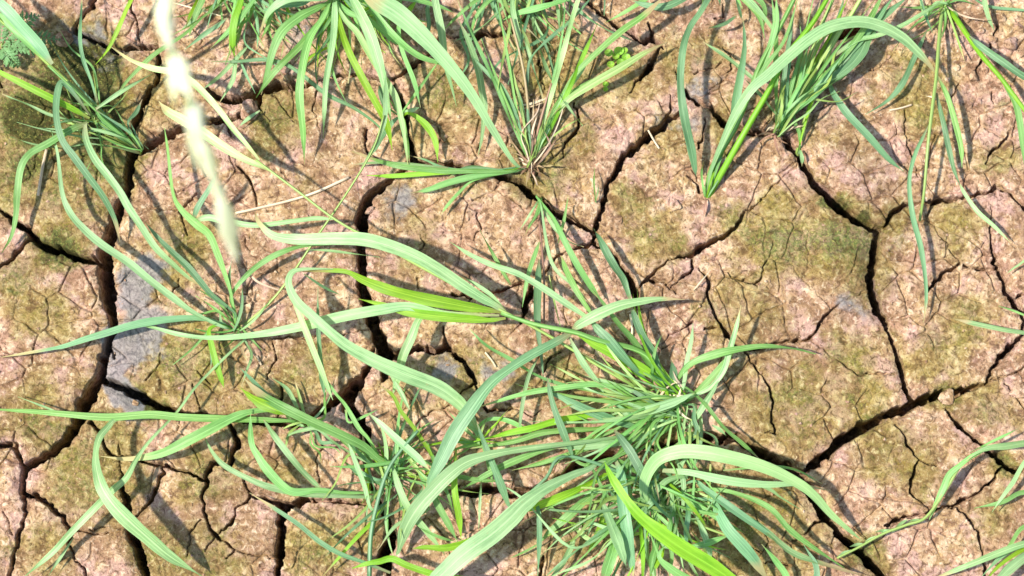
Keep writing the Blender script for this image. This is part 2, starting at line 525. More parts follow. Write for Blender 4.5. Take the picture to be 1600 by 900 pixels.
def soil_material(name, ground=True):
    m, t = nt(name)
    tc = N(t, 'ShaderNodeTexCoord')
    vec = tc.outputs['Object']
    if ground:
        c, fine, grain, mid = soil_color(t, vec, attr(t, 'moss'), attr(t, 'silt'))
    else:
        geo = N(t, 'ShaderNodeNewGeometry')
        vec = geo.outputs['Position']
        c, fine, grain, mid = soil_color(t, vec)
    b = N(t, 'ShaderNodeBsdfPrincipled')
    b.inputs['Roughness'].default_value = .95
    b.inputs['Specular IOR Level'].default_value = .12
    t.links.new(c, b.inputs['Base Color'])
    h = mathn(t, 'ADD', mathn(t, 'MULTIPLY', fine, 1.0), mathn(t, 'MULTIPLY', grain, .35))
    h = mathn(t, 'ADD', h, mathn(t, 'MULTIPLY', mid, 1.2))
    bp = N(t, 'ShaderNodeBump')
    bp.inputs['Strength'].default_value = 1.0
    bp.inputs['Distance'].default_value = .0020
    t.links.new(h, bp.inputs['Height'])
    t.links.new(bp.outputs[0], b.inputs['Normal'])
    o = N(t, 'ShaderNodeOutputMaterial')
    t.links.new(b.outputs[0], o.inputs[0])
    return m


def leaf_material(name, c0, c1, back, trans=.32, rough=.42, spec=.45, vein=.42):
    """grass blade: lengthwise veins, pale midrib, blotches, light shining through"""
    m, t = nt(name)
    uv = N(t, 'ShaderNodeUVMap')
    sep = N(t, 'ShaderNodeSeparateXYZ')
    t.links.new(uv.outputs[0], sep.inputs[0])
    u, v = sep.outputs[0], sep.outputs[1]        # u along (metres), v across 0..1
    oi = N(t, 'ShaderNodeObjectInfo')
    r = oi.outputs['Random']
    cmb = N(t, 'ShaderNodeCombineXYZ')
    t.links.new(mathn(t, 'MULTIPLY', u, 9), cmb.inputs[0])
    t.links.new(mathn(t, 'MULTIPLY', v, 14), cmb.inputs[1])
    t.links.new(mathn(t, 'MULTIPLY', r, 50), cmb.inputs[2])
    vn = noise(t, cmb.outputs[0], 1.0, 3, .6)
    cm2 = N(t, 'ShaderNodeCombineXYZ')
    t.links.new(mathn(t, 'MULTIPLY', u, 30), cm2.inputs[0])
    t.links.new(mathn(t, 'MULTIPLY', v, 1.2), cm2.inputs[1])
    t.links.new(mathn(t, 'MULTIPLY', r, 90), cm2.inputs[2])
    bl = noise(t, cm2.outputs[0], 1.0, 5, .72)
    c = mix(t, rng_map(t, mathn(t, 'ADD', bl, mathn(t, 'MULTIPLY', mathn(t, 'SUBTRACT', r, .5), .35)), .32, .68), c0, c1)
    c = mix(t, rng_map(t, vn, .50, .70, 0, vein), c, tuple(min(1, x * 1.7 + .02) for x in c1))
    c = mix(t, rng_map(t, vn, .46, .30, 0, vein), c, tuple(x * .55 for x in c0))
    sp = N(t, 'ShaderNodeCombineXYZ')
    t.links.new(mathn(t, 'MULTIPLY', u, 150), sp.inputs[0])
    t.links.new(mathn(t, 'MULTIPLY', v, 4), sp.inputs[1])
    t.links.new(mathn(t, 'MULTIPLY', r, 70), sp.inputs[2])
    spn = noise(t, sp.outputs[0], 1.0, 3, .6)
    c = mix(t, rng_map(t, spn, .66, .76, 0, .55), c, (.36, .28, .12))
    c = mix(t, rng_map(t, spn, .30, .22, 0, .5), c, tuple(x * .45 for x in c0))
    mid = rng_map(t, mathn(t, 'ABSOLUTE', mathn(t, 'SUBTRACT', v, .5)), .05, .01)
    c = mix(t, mathn(t, 'MULTIPLY', mid, .5), c, tuple(min(1, x * 1.5 + .03) for x in c1))
    geo = N(t, 'ShaderNodeNewGeometry')
    c = mix(t, mathn(t, 'MULTIPLY', geo.outputs['Backfacing'], .5), c, back)
    tip = attr(t, 'tip')
    lim = mathn(t, 'ADD', .84, mathn(t, 'MULTIPLY', mathn(t, 'FRACT', mathn(t, 'MULTIPLY', r, 13.7)), .40))
    tf = rng_map(t, mathn(t, 'SUBTRACT', mathn(t, 'ADD', tip, mathn(t, 'MULTIPLY', mathn(t, 'SUBTRACT', bl, .5), .12)), lim), -.03, .04)
    c = mix(t, mathn(t, 'MULTIPLY', tf, .85), c, (.42, .33, .16))
    bf = mathn(t, 'MULTIPLY', rng_map(t, tip, .14, .02), mathn(t, 'GREATER_THAN', tip, .0005))
    c = mix(t, mathn(t, 'MULTIPLY', bf, .55), c, (.30, .22, .11))
    hs = N(t, 'ShaderNodeHueSaturation')
    t.links.new(mathn(t, 'ADD', .485, mathn(t, 'MULTIPLY', r, .03)), hs.inputs['Hue'])
    t.links.new(mathn(t, 'ADD', .85, mathn(t, 'MULTIPLY', mathn(t, 'FRACT', mathn(t, 'MULTIPLY', r, 7.3)), .32)), hs.inputs['Value'])
    t.links.new(c, hs.inputs['Color'])
    c = hs.outputs[0]
    b = N(t, 'ShaderNodeBsdfPrincipled')
    b.inputs['Roughness'].default_value = rough
    b.inputs['Specular IOR Level'].default_value = spec
    t.links.new(c, b.inputs['Base Color'])
    bp = N(t, 'ShaderNodeBump')
    bp.inputs['Strength'].default_value = .6
    bp.inputs['Distance'].default_value = .0006
    t.links.new(vn, bp.inputs['Height'])
    t.links.new(bp.outputs[0], b.inputs['Normal'])
    tr = N(t, 'ShaderNodeBsdfTranslucent')
    tc = mix(t, 1.0, c, (1.6, 1.5, .45, 1), 'MULTIPLY')
    t.links.new(tc, tr.inputs['Color'])
    mx = N(t, 'ShaderNodeMixShader')
    mx.inputs[0].default_value = trans
    t.links.new(b.outputs[0], mx.inputs[1])
    t.links.new(tr.outputs[0], mx.inputs[2])
    o = N(t, 'ShaderNodeOutputMaterial')
    t.links.new(mx.outputs[0], o.inputs[0])
    return m


MAT = {
    'p': leaf_material('glaucous_leaf', (.17, .33, .125), (.31, .48, .22), (.25, .42, .15)),
    'm': leaf_material('green_leaf', (.11, .275, .055), (.21, .41, .12), (.16, .36, .07)),
    'y': leaf_material('lime_leaf', (.16, .37, .015), (.26, .49, .03), (.2, .45, .02), trans=.45),
    'q': leaf_material('pale_lime_leaf', (.27, .45, .13), (.42, .60, .24), (.34, .52, .18)),
    'd': leaf_material('bluish_leaf', (.085, .205, .085), (.165, .32, .15), (.15, .30, .11)),
    's': leaf_material('stem_green', (.16, .27, .05), (.27, .36, .09), (.2, .3, .06), trans=.15),
    'w': leaf_material('dry_straw', (.46, .34, .22), (.66, .54, .38), (.5, .4, .28), trans=.15, spec=.3, rough=.6),
    'r': leaf_material('reddish_stem', (.24, .13, .08), (.34, .24, .12), (.26, .16, .1), trans=.1),
    'e': leaf_material('seed_head_husk', (.58, .63, .42), (.78, .80, .62), (.68, .72, .52), trans=.35),
    'f': leaf_material('feathery_leaf', (.12, .27, .10), (.22, .40, .17), (.2, .36, .15)),
    'c': leaf_material('seedling_leaf', (.16, .34, .03), (.26, .46, .05), (.2, .4, .04), trans=.4),
}
GROUND_MAT = soil_material('cracked_soil')
CLOD_MAT = soil_material('soil_clod', False)

ground, GZ, GS, GM = build_ground()
ground.data.materials.append(GROUND_MAT)


def gz(x, y):
    i = min(max(np.searchsorted(GX, x), 0), len(GX) - 1)
    j = min(max(np.searchsorted(GY, y), 0), len(GY) - 1)
    return float(GZ[j, i])


# ------------------------------------------------------------------ plants
def mesh_obj(name, verts, faces, uvs, mat, parent=None, smooth=True):
    me = bpy.data.meshes.new(name)
    me.from_pydata(verts, [], faces)
    if uvs:
        ul = me.uv_layers.new(name='UVMap')
        k = 0
        for f in faces:
            for v in f:
                ul.data[k].uv = uvs[v]
                k += 1
    if smooth:
        me.polygons.foreach_set('use_smooth', [True] * len(me.polygons))
    me.materials.append(mat)
    me.update()
    o = bpy.data.objects.new(name, me)
    COL.objects.link(o)
    if parent is not None:
        o.parent = parent
        o.matrix_parent_inverse = Matrix.Translation(-Vector(parent.location))
    return o


def catmull(pts, vals, sub):
    """pts: Vectors, vals: list of floats; returns resampled"""
    n = len(pts)
    op, ov = [], []
    for i in range(n - 1):
        p0 = pts[i - 1] if i else pts[0] * 2 - pts[1]
        p3 = pts[i + 2] if i + 2 < n else pts[-1] * 2 - pts[-2]
        p1, p2 = pts[i], pts[i + 1]
        for j in range(sub):
            t = j / sub
            q = .5 * ((2 * p1) + (p2 - p0) * t + (2 * p0 - 5 * p1 + 4 * p2 - p3) * t * t + (3 * p1 - p0 - 3 * p2 + p3) * t ** 3)
            op.append(q)
            s = t * t * (3 - 2 * t)
            ov.append(vals[i] + (vals[i + 1] - vals[i]) * s)
    op.append(pts[-1].copy())
    ov.append(vals[-1])
    return op, ov


def ribbon(name, pts, widths, mat, parent, fold=.22, roll=0., twist=0., seed=0):
    r = random.Random(seed)
    sub = 6
    P3, W3 = catmull(pts, widths, sub)
    n = len(P3)
    verts, faces, uvs = [], [], []
    side = None
    L = 0
    ph = r.uniform(0, 6)
    wav = r.uniform(.0, .0009)
    tips = []
    K = (-1, -.55, 0, .55, 1)
    for i in range(n):
        tg = (P3[min(i + 1, n - 1)] - P3[max(i - 1, 0)])
        tg = tg.normalized() if tg.length > 1e-9 else Vector((0, 0, 1))
        s = tg.cross(VIEW_UP)
        if s.length < .12 and side is not None:
            s = side - tg * side.dot(tg)
        s.normalize()
        if side is not None and s.dot(side) < 0:
            s = -s
        if side is not None:
            s = (s * .6 + side * .4)
            s = (s - tg * s.dot(tg)).normalized()
        side = s.copy()
        t = i / (n - 1)
        ang = roll + twist * (t - .35) + .12 * math.sin(ph + t * 7)
        s = Matrix.Rotation(ang, 3, tg) @ s
        nm = s.cross(tg)
        if nm.z < 0 and abs(ang) < 1.2:
            nm = -nm
        if i:
            L += (P3[i] - P3[i - 1]).length
        w = W3[i] * .5
        f = fold * (1 - .5 * t)
        for k in K:
            e = wav * math.sin(ph + L * 160 + k * 1.3) * abs(k)
            verts.append(P3[i] + s * (k * w) + nm * (abs(k) ** 1.3 * w * f + e))
            uvs.append((L, .5 + .5 * k))
            tips.append(max(t, .001))
    m = len(K)
    for i in range(n - 1):
        for k in range(m - 1):
            a = i * m + k
            faces.append((a, a + 1, a + 1 + m, a + m))
    o = mesh_obj(name, [tuple(v) for v in verts], faces, uvs, mat, parent)
    at = o.data.attributes.new('tip', 'FLOAT', 'POINT')
    at.data.foreach_set('value', tips)
    return o


def tube(name, pts, rad, mat, parent, seg=7):
    P3, R3 = catmull(pts, rad, 5)
    n = len(P3)
    verts, faces, uvs = [], [], []
    ref = Vector((1, 0, 0))
    L = 0
    for i in range(n):
        tg = (P3[min(i + 1, n - 1)] - P3[max(i - 1, 0)]).normalized()
        u = tg.cross(ref)
        if u.length < .1:
            u = tg.cross(Vector((0, 1, 0)))
        u.normalize()
        v = tg.cross(u)
        ref = v.cross(tg) * 0 + ref
        if i:
            L += (P3[i] - P3[i - 1]).length
        for k in range(seg):
            a = 2 * math.pi * k / seg
            verts.append(tuple(P3[i] + (u * math.cos(a) + v * math.sin(a)) * R3[i]))
            uvs.append((L, k / seg))
    for i in range(n - 1):
        for k in range(seg):
            a, b = i * seg + k, i * seg + (k + 1) % seg
            faces.append((a, b, b + seg, a + seg))
    faces.append(tuple(range(seg))[::-1])
    faces.append(tuple((n - 1) * seg + k for k in range(seg)))
    return mesh_obj(name, verts, faces, uvs, mat, parent)


def pxw(w, h):
    return w * PX * (CAM_LOC.z - h * .001) / CAM_LOC.z


def heights(xy, hb, hm, ht):
    L = [0]
    for a, b in zip(xy[:-1], xy[1:]):
        L.append(L[-1] + math.hypot(b[0] - a[0], b[1] - a[1]))
    T = [l / L[-1] for l in L]
    H = []
    hb, hm, ht = (v * .42 if v > 12 else v for v in (hb, hm, ht))
    for t in T:
        H.append(hb * (1 - t) * (1 - 2 * t) + hm * 4 * t * (1 - t) + ht * t * (2 * t - 1))
    return T, [max(h, min(hb, ht, 3)) for h in H]


SEED = [0]


class Plant:
    def __init__(self, label, root, group=None, cat='grass', name='grass_plant'):
        self.root = root
        loc = P(root[0], root[1], 0)
        loc.z = max(gz(loc.x, loc.y), -.006)
        e = bpy.data.objects.new(name, None)
        e.empty_display_size = .02
        COL.objects.link(e)
        e.location = loc
        e['label'] = label
        e['category'] = cat
        if group:
            e['group'] = group
        self.e = e
        self.loc = loc

    def leaf(self, col, w, path, hb=20, hm=50, ht=10, tipfirst=False, node=False, fold=None, roll=None, twist=None, name='leaf'):
        """path: 'x,y[,width] ...' traced over the photograph"""
        SEED[0] += 1
        r = random.Random(SEED[0] * 31)
        pts = [tuple(float(v) for v in tok.split(',')) for tok in path.split()]
        if tipfirst:
            pts = pts[::-1]
        T, H = heights([p[:2] for p in pts], hb, hm, ht)
        W = []
        for p, t in zip(pts, T):
            if len(p) > 2:
                W.append(p[2])
            else:
                a = min(1, t / .35)
                f = (.5 + .5 * a * a * (3 - 2 * a)) * max(0.0, 1 - max(0, (t - .35) / .65) ** 2.2) ** .9
                W.append(max(w * f, .9))
        W[-1] = min(W[-1], 1.0)
        V = [P(p[0], p[1], h) for p, h in zip(pts, H)]
        Wm = [pxw(a * .78, h) for a, h in zip(W, H)]
        for i, v in enumerate(V):
            g = gz(v.x, v.y)
            if g > -.006:
                v.z = max(v.z, g + .0015)
        if not node:
            b = self.loc.copy()
            b.z -= .003
            d = (V[0] - b)
            if d.length > .004:
                mid = b.lerp(V[0], .5) + Vector((0, 0, .15 * Vector((d.x, d.y, 0)).length))
                V = [b, mid] + V
                Wm = [max(.0011, Wm[0] * .4), max(.0014, Wm[0] * .7)] + Wm
        # densify long straight tips
        return ribbon(name, V, Wm, MAT[col], self.e,
                      fold=r.uniform(.12, .42) if fold is None else fold,
                      roll=r.uniform(-.35, .35) if roll is None else roll,
                      twist=r.uniform(-.5, .5) if twist is None else twist, seed=SEED[0])

    def stem(self, col, w, path, hb=0, hm=40, ht=60, name='stem', rootit=True):
        pts = [tuple(float(v) for v in tok.split(',')) for tok in path.split()]
        T, H = heights([p[:2] for p in pts], hb, hm, ht)
        V = [P(p[0], p[1], h) for p, h in zip(pts, H)]
        if rootit:
            V[0] = self.loc + Vector((0, 0, -.004))
        R = [pxw(w, h) * .5 * (1.1 - .35 * t) for h, t in zip(H, T)]
        return tube(name, V, R, MAT[col], self.e)

    def fill(self, n, rad, cols, w=(6, 14), ang=(0, 360), hm=(25, 70), cx=0, cy=0, start=6):
        """smaller blades between the traced ones"""
        for i in range(n):
            SEED[0] += 1
            r = random.Random(SEED[0] * 77 + 5)
            a = math.radians(r.uniform(*ang))
            L = r.uniform(rad * .45, rad)
            k = r.uniform(-.5, .5)
            kk = r.choice((0, 0, 0, r.uniform(-.5, .5)))
            x0 = self.root[0] + cx + r.uniform(-start, start)
            y0 = self.root[1] + cy + r.uniform(-start, start)
            pts = []
            for j in range(5):
                t = j / 4
                aa = a + k * t + (kk if j >= 3 else 0)
                pts.append('%.1f,%.1f' % (x0 + math.cos(aa) * L * t, y0 - math.sin(aa) * L * t))
            self.leaf(r.choice(cols), r.uniform(*w), ' '.join(pts), hb=r.uniform(5, 20), hm=r.uniform(*hm), ht=r.uniform(4, 60), roll=r.uniform(-.9, .9))


G1 = 'self-sown cereal grass plants rooted in the cracked soil'

# --- top left plant
A = Plant('grass plant over shade-darkened moss, its stem leaning from crack junction to top left corner', (218, 236), G1)
A.stem('s', 6, '218,236 150,168 70,95 10,40 -60,-20', 0, 60, 120)
A.stem('m', 5, '218,236 140,163 75,102', 0, 45, 80)
A.leaf('d', 24, '82,100,8 60,70,22 35,42,26 10,15,24 -40,-30,10', 90, 105, 110, node=True)
A.leaf('m', 16, '78,98,6 45,68,14 5,30,15 -30,5,6', 85, 95, 90, node=True)
A.leaf('p', 10, '150,170 190,143 238,115', 50, 62, 40, node=True)
A.leaf('m', 10, '187,143 200,125 233,92 260,72 290,52 325,20', 58, 90, 80, node=True)
A.leaf('d', 8, '152,160 143,127 130,93 125,60 127,17 128,-15', 50, 80, 50, node=True)
A.leaf('m', 15, '137,192,8 110,203,14 77,223,15 47,240,13 33,262,15 27,300,14 25,335,11 18,368,7 3,395,2', 50, 55, 4, node=True)
A.leaf('y', 15, '140,185,5 110,168,12 80,153,15 40,133,14 0,113,10 -30,100,3', 45, 70, 60, node=True)
A.leaf('p', 6, '130,193 80,180 43,163 3,147', 45, 50, 30, node=True)
A.leaf('d', 15, '140,180,4 118,150,8 98,129,13 90,145,15 88,180,13 97,218,14 118,248,15 140,278,14 163,310,12 180,345,9 188,382,2', 50, 75, 6, node=True)
A.leaf('p', 15, '133,193,7 134,217,13 147,247,15 167,273,16 187,300,15 200,323,15 220,353,14 243,387,13 267,410,11 293,433,7 315,448,2', 50, 70, 6, node=True)
A.leaf('d', 9, '200,192 213,175 222,155', 8, 16, 22)
A.leaf('d', 6, '150,172 200,205 232,233', 50, 40, 8, node=True)
A.leaf('p', 7, '138,200 167,207 202,218', 45, 40, 12, node=True)
A.leaf('m', 8, '150,168 158,185 195,215 215,232', 50, 30, 6, node=True)

A.fill(3, 90, 'mdps', (3, 7), (60, 200), (15, 45))
A.fill(12, 150, 'mdsp', (2, 5), (90, 200), (15, 40), cx=-60, cy=-40, start=30)
A.fill(8, 95, 'mdsp', (3, 6), (0, 360), (15, 35), cx=-68, cy=-45)

# --- left plant
B = Plant('grass plant right of the widest left crack with long narrow leaves fanning left', (370, 516), G1)
B.leaf('p', 13, '80,203,2 90,240,6 97,300,9 110,333,13 133,360,15 160,383,16 200,410,16 233,437,15 267,463,14 300,487,10 330,503,7 352,512,5', 12, 55, 50, tipfirst=True)
B.leaf('m', 15, '257,200,2 262,233,7 270,300,8 283,327,13 307,350,18 327,367,16 340,397,14 353,433,9 361,460,6 367,500,5', 8, 60, 55, tipfirst=True)
B.leaf('p', 13, '305,345,8 325,340,13 350,345,14 400,352,10 467,344,9 495,341,9 528,343,2', 62, 66, 60, node=True)
B.leaf('d', 12, '303,340,8 310,322,12 330,290,10 338,270,3', 62, 76, 80, node=True)
B.leaf('d', 13, '365,487,5 333,463,10 313,440,13 293,417,14 270,395,13 247,372,9 225,345,3', 12, 50, 40)
B.leaf('d', 14, '345,505,6 310,497,10 267,499,14 233,503,16 200,510,15 167,520,14 133,530,12 103,540,9 80,545,6 40,552,6 3,558,2', 20, 45, 5)
B.leaf('m', 12, '362,460 393,423 433,397 475,384 520,382', 25, 45, 40)
B.leaf('d', 8, '362,405 358,440 365,480', 15, 35, 35, tipfirst=True)
B.leaf('p', 6, '343,477 346,505 360,514', 6, 20, 25, tipfirst=True)
B.leaf('y', 13, '350,606,3 345,590,10 338,568,13 331,540,12 327,515,8 345,508,5', 10, 35, 10, tipfirst=True)
B.leaf('p', 13, '385,527,4 357,553,5 307,603,5 277,643,5 233,690,6 213,718,9 197,747,12 177,765,14 147,795,14 110,833,13 80,865,11 30,908,3', 20, 60, 10)
B.leaf('p', 6, '115,840 93,873 70,908', 30, 22, 8, node=True)
B.leaf('p', 6, '378,525 393,553 385,580 377,605', 8, 25, 12)
B.stem('s', 4, '370,516 433,460 500,363 543,300 583,233 600,180', 0, 55, 95)
B.leaf('p', 10, '565,262,3 583,232,8 600,190,10 602,150,9 603,110,3', 78, 90, 95, node=True)
B.leaf('w', 5, '440,455 402,440 385,420', 28, 30, 10, node=True)
B.leaf('p', 5, '477,390 520,392 593,402', 52, 55, 35, node=True)
B.leaf('m', 6, '335,510 300,545 270,570', 10, 25, 8)
B.fill(14, 90, 'mpdr', (4, 8), (0, 360), (12, 35))

# --- long stem of big centre clump and its leaves
C = Plant('largest grass clump at bottom centre, dense blades fanning left from a tangled base', (1048, 632), G1)
C.stem('m', 9, '1048,632 1030,585 1000,549 933,531 897,519 833,506 783,489', 0, 62, 72)
C.stem('s', 5, '1048,632 950,580 850,520 740,462 600,385 527,345 467,300 400,250', 0, 85, 88)
C.leaf('q', 12, '173,73,2 207,95,8 240,107,12 273,113,14 300,128,14 325,152,13 345,175,12 362,198,11 385,225,9 405,250,5', 88, 100, 70, tipfirst=True, node=True)
C.leaf('q', 22, '248,158,3 262,174,17 283,186,20 317,207,20 350,230,18 385,250,13 420,265,7', 87, 95, 80, tipfirst=True, node=True, roll=0)
C.leaf('y', 22, '466,425,2 500,423,7 540,424,9 567,437,18 600,450,22 650,464,25 700,474,24 733,480,20 760,484,12 783,488,5', 72, 92, 70, tipfirst=True, node=True, fold=.15, roll=-.3)
C.leaf('y', 18, '560,467,2 600,477,11 640,488,18 683,494,20 733,498,17 765,500,9 790,497,5', 71, 80, 66, tipfirst=True, node=True, fold=.15, roll=-.25)
C.leaf('p', 26, '398,330,4 405,348,9 427,368,15 467,374,22 517,373,25 567,374,27 607,384,27 650,401,25 683,420,25 717,443,24 750,464,20 775,478,12 790,488,6', 74, 110, 66, tipfirst=True, node=True, fold=.12, roll=.1, twist=0)
C.leaf('p', 9, '720,432 745,445 768,462 790,486', 73, 80, 78, tipfirst=True, node=True)
C.leaf('p', 20, '213,507,2 240,512,6 283,523,9 333,528,9 400,523,13 467,511,19 533,495,22 600,483,21 640,479,17 700,490,10 780,493,5', 70, 78, 12, tipfirst=True, node=True, roll=.1, twist=0)
C.leaf('p', 18, '665,487,8 653,502,14 643,527,18 630,555,18 621,590,15 612,622,3', 66, 60, 20, node=True)
C.leaf('p', 20, '1070,468,2 1033,467,9 1000,471,15 967,478,20 933,492,23 907,506,18 895,515,8', 62, 82, 74, tipfirst=True, node=True, roll=0)
C.leaf('d', 20, '898,517,8 867,535,17 833,553,19 795,577,18 765,601,22 735,640,29 710,677,30 690,717,26 675,745,16 664,772,2', 62, 84, 40, node=True, roll=.1)
C.leaf('p', 12, '703,378,2 733,397,8 767,413,11 800,424,12 820,433,12 853,453,13 883,473,13 913,493,8 930,505,5', 56, 66, 46, tipfirst=True, node=True)
C.leaf('p', 13, '890,528,5 910,566,14 933,597,10 945,617,2', 60, 50, 30, node=True)
C.leaf('y', 20, '900,523,7 933,540,17 967,557,21 1000,574,20 1027,593,13 1045,620,5', 8, 45, 58, tipfirst=True)
C.leaf('d', 20, '920,497,4 935,515,16 950,530,20 967,550,19 987,572,12 1010,595,6', 25, 60, 55, tipfirst=True)
C.leaf('m', 14, '925,450 947,480 967,507 990,533 1015,570 1040,610', 8, 45, 60, tipfirst=True)
C.leaf('d', 15, '984,470,5 993,500,14 1005,527,15 1020,549,12 1035,590,6', 10, 50, 60, tipfirst=True)
C.leaf('p', 12, '1158,477,2 1150,513,9 1140,547,12 1130,580,11 1110,605,9 1085,618,6', 12, 50, 70, tipfirst=True)
C.leaf('p', 9, '1083,505,2 1080,533,8 1073,567,10 1069,597,8 1062,618,5', 8, 40, 50, tipfirst=True)
C.leaf('m', 16, '1275,553,2 1240,545,5 1200,541,9 1160,545,14 1120,553,17 1077,570,12 1055,600,6', 8, 60, 20, tipfirst=True)
C.leaf('m', 14, '1155,540,3 1127,573,13 1100,602,13 1075,625,7', 8, 38, 50, tipfirst=True)
C.leaf('d', 18, '1048,560 1052,583 1050,610', 10, 30, 45, tipfirst=True)
C.leaf('m', 11, '735,640,2 800,620,8 833,612,11 883,605,11 930,601,10 985,610,7', 30, 55, 40, tipfirst=True)
C.leaf('d', 14, '855,590,2 860,615,10 867,640,13 880,675,16 892,706,8 893,712,2', 60, 58, 40, node=True)
C.leaf('d', 17, '850,610,2 875,620,10 900,633,17 940,650,18 973,661,14 1005,668,8', 20, 50, 45, tipfirst=True)
C.leaf('p', 18, '1085,614,2 1065,623,12 1047,630,18 1013,641,19 985,647,12 960,652,4', 40, 50, 55, tipfirst=True, node=True)
C.leaf('y', 15, '740,690,2 800,675,12 833,668,14 867,658,15 913,650,13 970,650,8', 18, 42, 30, tipfirst=True)
C.leaf('m', 12, '725,702,2 800,690,10 843,677,12 883,672,11 940,668,8', 18, 40, 22, tipfirst=True)
C.leaf('p', 14, '850,700,2 883,697,11 917,697,15 960,692,15 1007,680,11 1030,665,6', 10, 40, 35, tipfirst=True)
C.leaf('p', 24, '618,868,2 623,860,8 633,827,25 650,797,30 673,770,29 700,743,28 727,723,25 760,712,18 800,704,13 860,696,10 930,688,7 1000,675,5', 20, 80, 25, tipfirst=True, roll=0, fold=.12)
C.leaf('d', 17, '745,660,2 753,683,8 767,717,14 783,757,17 793,785,10 797,795,2', 62, 56, 30, node=True)
C.leaf('m', 9, '733,513,5 760,540,8 800,563,8 850,592,7 920,610,6 990,622,5', 5, 50, 50, tipfirst=True)
C.leaf('p', 13, '1125,590,2 1113,612,9 1100,633,13 1083,660,8 1070,668,4', 15, 35, 40, tipfirst=True)
C.leaf('m', 8, '1070,605,5 1100,630,8 1130,667,8 1160,693,8 1192,722,2', 25, 45, 12)
C.leaf('p', 9, '1112,664,2 1125,671,8 1135,681,3', 30, 32, 25, node=True)
C.leaf('d', 17, '960,672,5 972,688,14 985,706,18 1000,733,18 1010,755,12 1014,772,2', 50, 62, 45, node=True)
C.leaf('p', 24, '840,560,3 825,590,8 815,640,8 810,690,3', 60, 50, 35, node=True)
C.leaf('m', 12, '720,765,2 760,742,12 800,722,14 860,700,10 940,680,7', 15, 40, 20, tipfirst=True)
C.leaf('m', 10, '800,735,2 850,722,9 900,706,10 960,685,7', 12, 35, 20, tipfirst=True)
C.leaf('s', 5, '930,545 965,585 1005,615', 20, 45, 56, tipfirst=True)
C.leaf('p', 8, '905,585 960,600 1020,622', 12, 35, 40, tipfirst=True)
C.fill(40, 210, 'mpqmyps', (3, 9), (125, 275), (25, 60), start=28)
C.fill(18, 105, 'mdpspq', (4, 10), (150, 345), (20, 50), start=34, cx=10, cy=15)
C.fill(2, 90, 'mdp', (5, 10), (95, 150), (25, 60), start=28)

C.fill(14, 300, 'mdpmsp', (4, 9), (165, 235), (30, 80), start=30)

# --- second crown of the clump, lower right
D = Plant('grass clump at bottom with a broad arching pale leaf reaching right over the dark crack', (1025, 775), G1)
D.leaf('p', 28, '1013,805,10 1006,770,17 1009,745,22 1027,718,26 1060,706,28 1100,707,29 1150,717,27 1200,732,24 1247,755,20 1273,775,17 1297,802,14 1323,825,9 1347,845,2', 20, 110, 20, fold=.18, roll=.05, twist=.1)
D.leaf('p', 18, '1035,735,8 1077,738,13 1117,747,18 1160,754,18 1200,757,13 1245,757,8 1299,767,2', 50, 75, 25, node=True)
D.leaf('m', 6, '1130,735 1200,729 1243,734 1285,756', 55, 60, 25, node=True)
D.leaf('p', 7, '1150,745 1200,763 1220,777 1249,795', 55, 50, 20, node=True)
D.leaf('m', 12, '1090,765,6 1140,768,8 1200,792,11 1233,827,12 1267,853,9 1320,888,2', 30, 55, 10)
D.leaf('p', 13, '1110,790,5 1160,805,8 1200,832,12 1220,850,13 1243,866,12 1283,880,10 1360,903,2', 25, 45, 8)
D.leaf('d', 16, '1085,752,5 1100,763,12 1133,787,16 1167,811,15 1200,834,11 1235,860,3', 30, 50, 12)
D.leaf('m', 11, '1062,775,4 1077,783,9 1107,800,11 1133,817,11 1163,832,3', 25, 35, 12)
D.leaf('d', 24, '1112,782,6 1122,800,18 1137,827,23 1160,853,25 1180,877,21 1205,915,6', 30, 58, 20)
D.leaf('m', 13, '1140,836,3 1110,847,13 1083,854,10 1060,862,3', 30, 32, 20, node=True)
D.stem('s', 5, '1025,775 1073,807 1100,823 1140,838', 0, 20, 30)
D.leaf('p', 14, '1085,805,4 1100,835,13 1108,858,12 1112,880,3', 20, 32, 18)
D.leaf('d', 24, '962,718,6 971,745,18 973,783,23 980,833,23 986,872,16 990,905,5', 40, 60, 30, node=True)
D.leaf('p', 22, '939,778,3 950,807,17 963,840,23 972,865,16 979,886,2', 55, 70, 50, node=True, roll=-.2)
D.leaf('p', 36, '945,722,6 920,733,11 893,743,15 853,763,22 820,787,32 797,810,38 767,836,39 725,866,38 690,898,34 640,940,16', 45, 100, 60, fold=.1, roll=.05, twist=.1)
D.leaf('y', 20, '950,742,6 937,748,11 883,773,18 840,790,18 800,803,8', 40, 62, 50)
D.leaf('m', 18, '945,765,6 917,780,15 887,807,18 860,830,12 840,852,4', 35, 48, 20)
D.leaf('m', 5, '845,848 820,862 795,873', 22, 18, 8, node=True)
D.leaf('y', 11, '945,795 940,815 928,845 915,870', 30, 35, 12)
D.leaf('m', 24, '965,830,8 957,862,22 948,890,24 940,920,10', 40, 55, 40)
D.leaf('p', 12, '905,835,4 891,858,11 877,883,12 855,908,3', 20, 30, 12)
D.leaf('d', 11, '838,780,4 842,805,10 843,840,11 840,905,4', 60, 50, 20, node=True)
D.stem('d', 6, '1025,775 960,735 880,713 853,747 820,777 785,805', 0, 60, 20)
D.leaf('m', 10, '1055,790 1045,830 1050,870 1045,905', 25, 40, 20)
D.leaf('d', 12, '1070,770 1075,800 1072,830 1075,860', 25, 40, 10)
D.leaf('s', 6, '1110,725 1108,770 1105,820', 45, 30, 10, node=True)
D.leaf('m', 14, '1030,840 1020,870 1015,905', 20, 35, 30)
D.leaf('y', 13, '1035,860 1025,880 1015,905', 20, 30, 30)
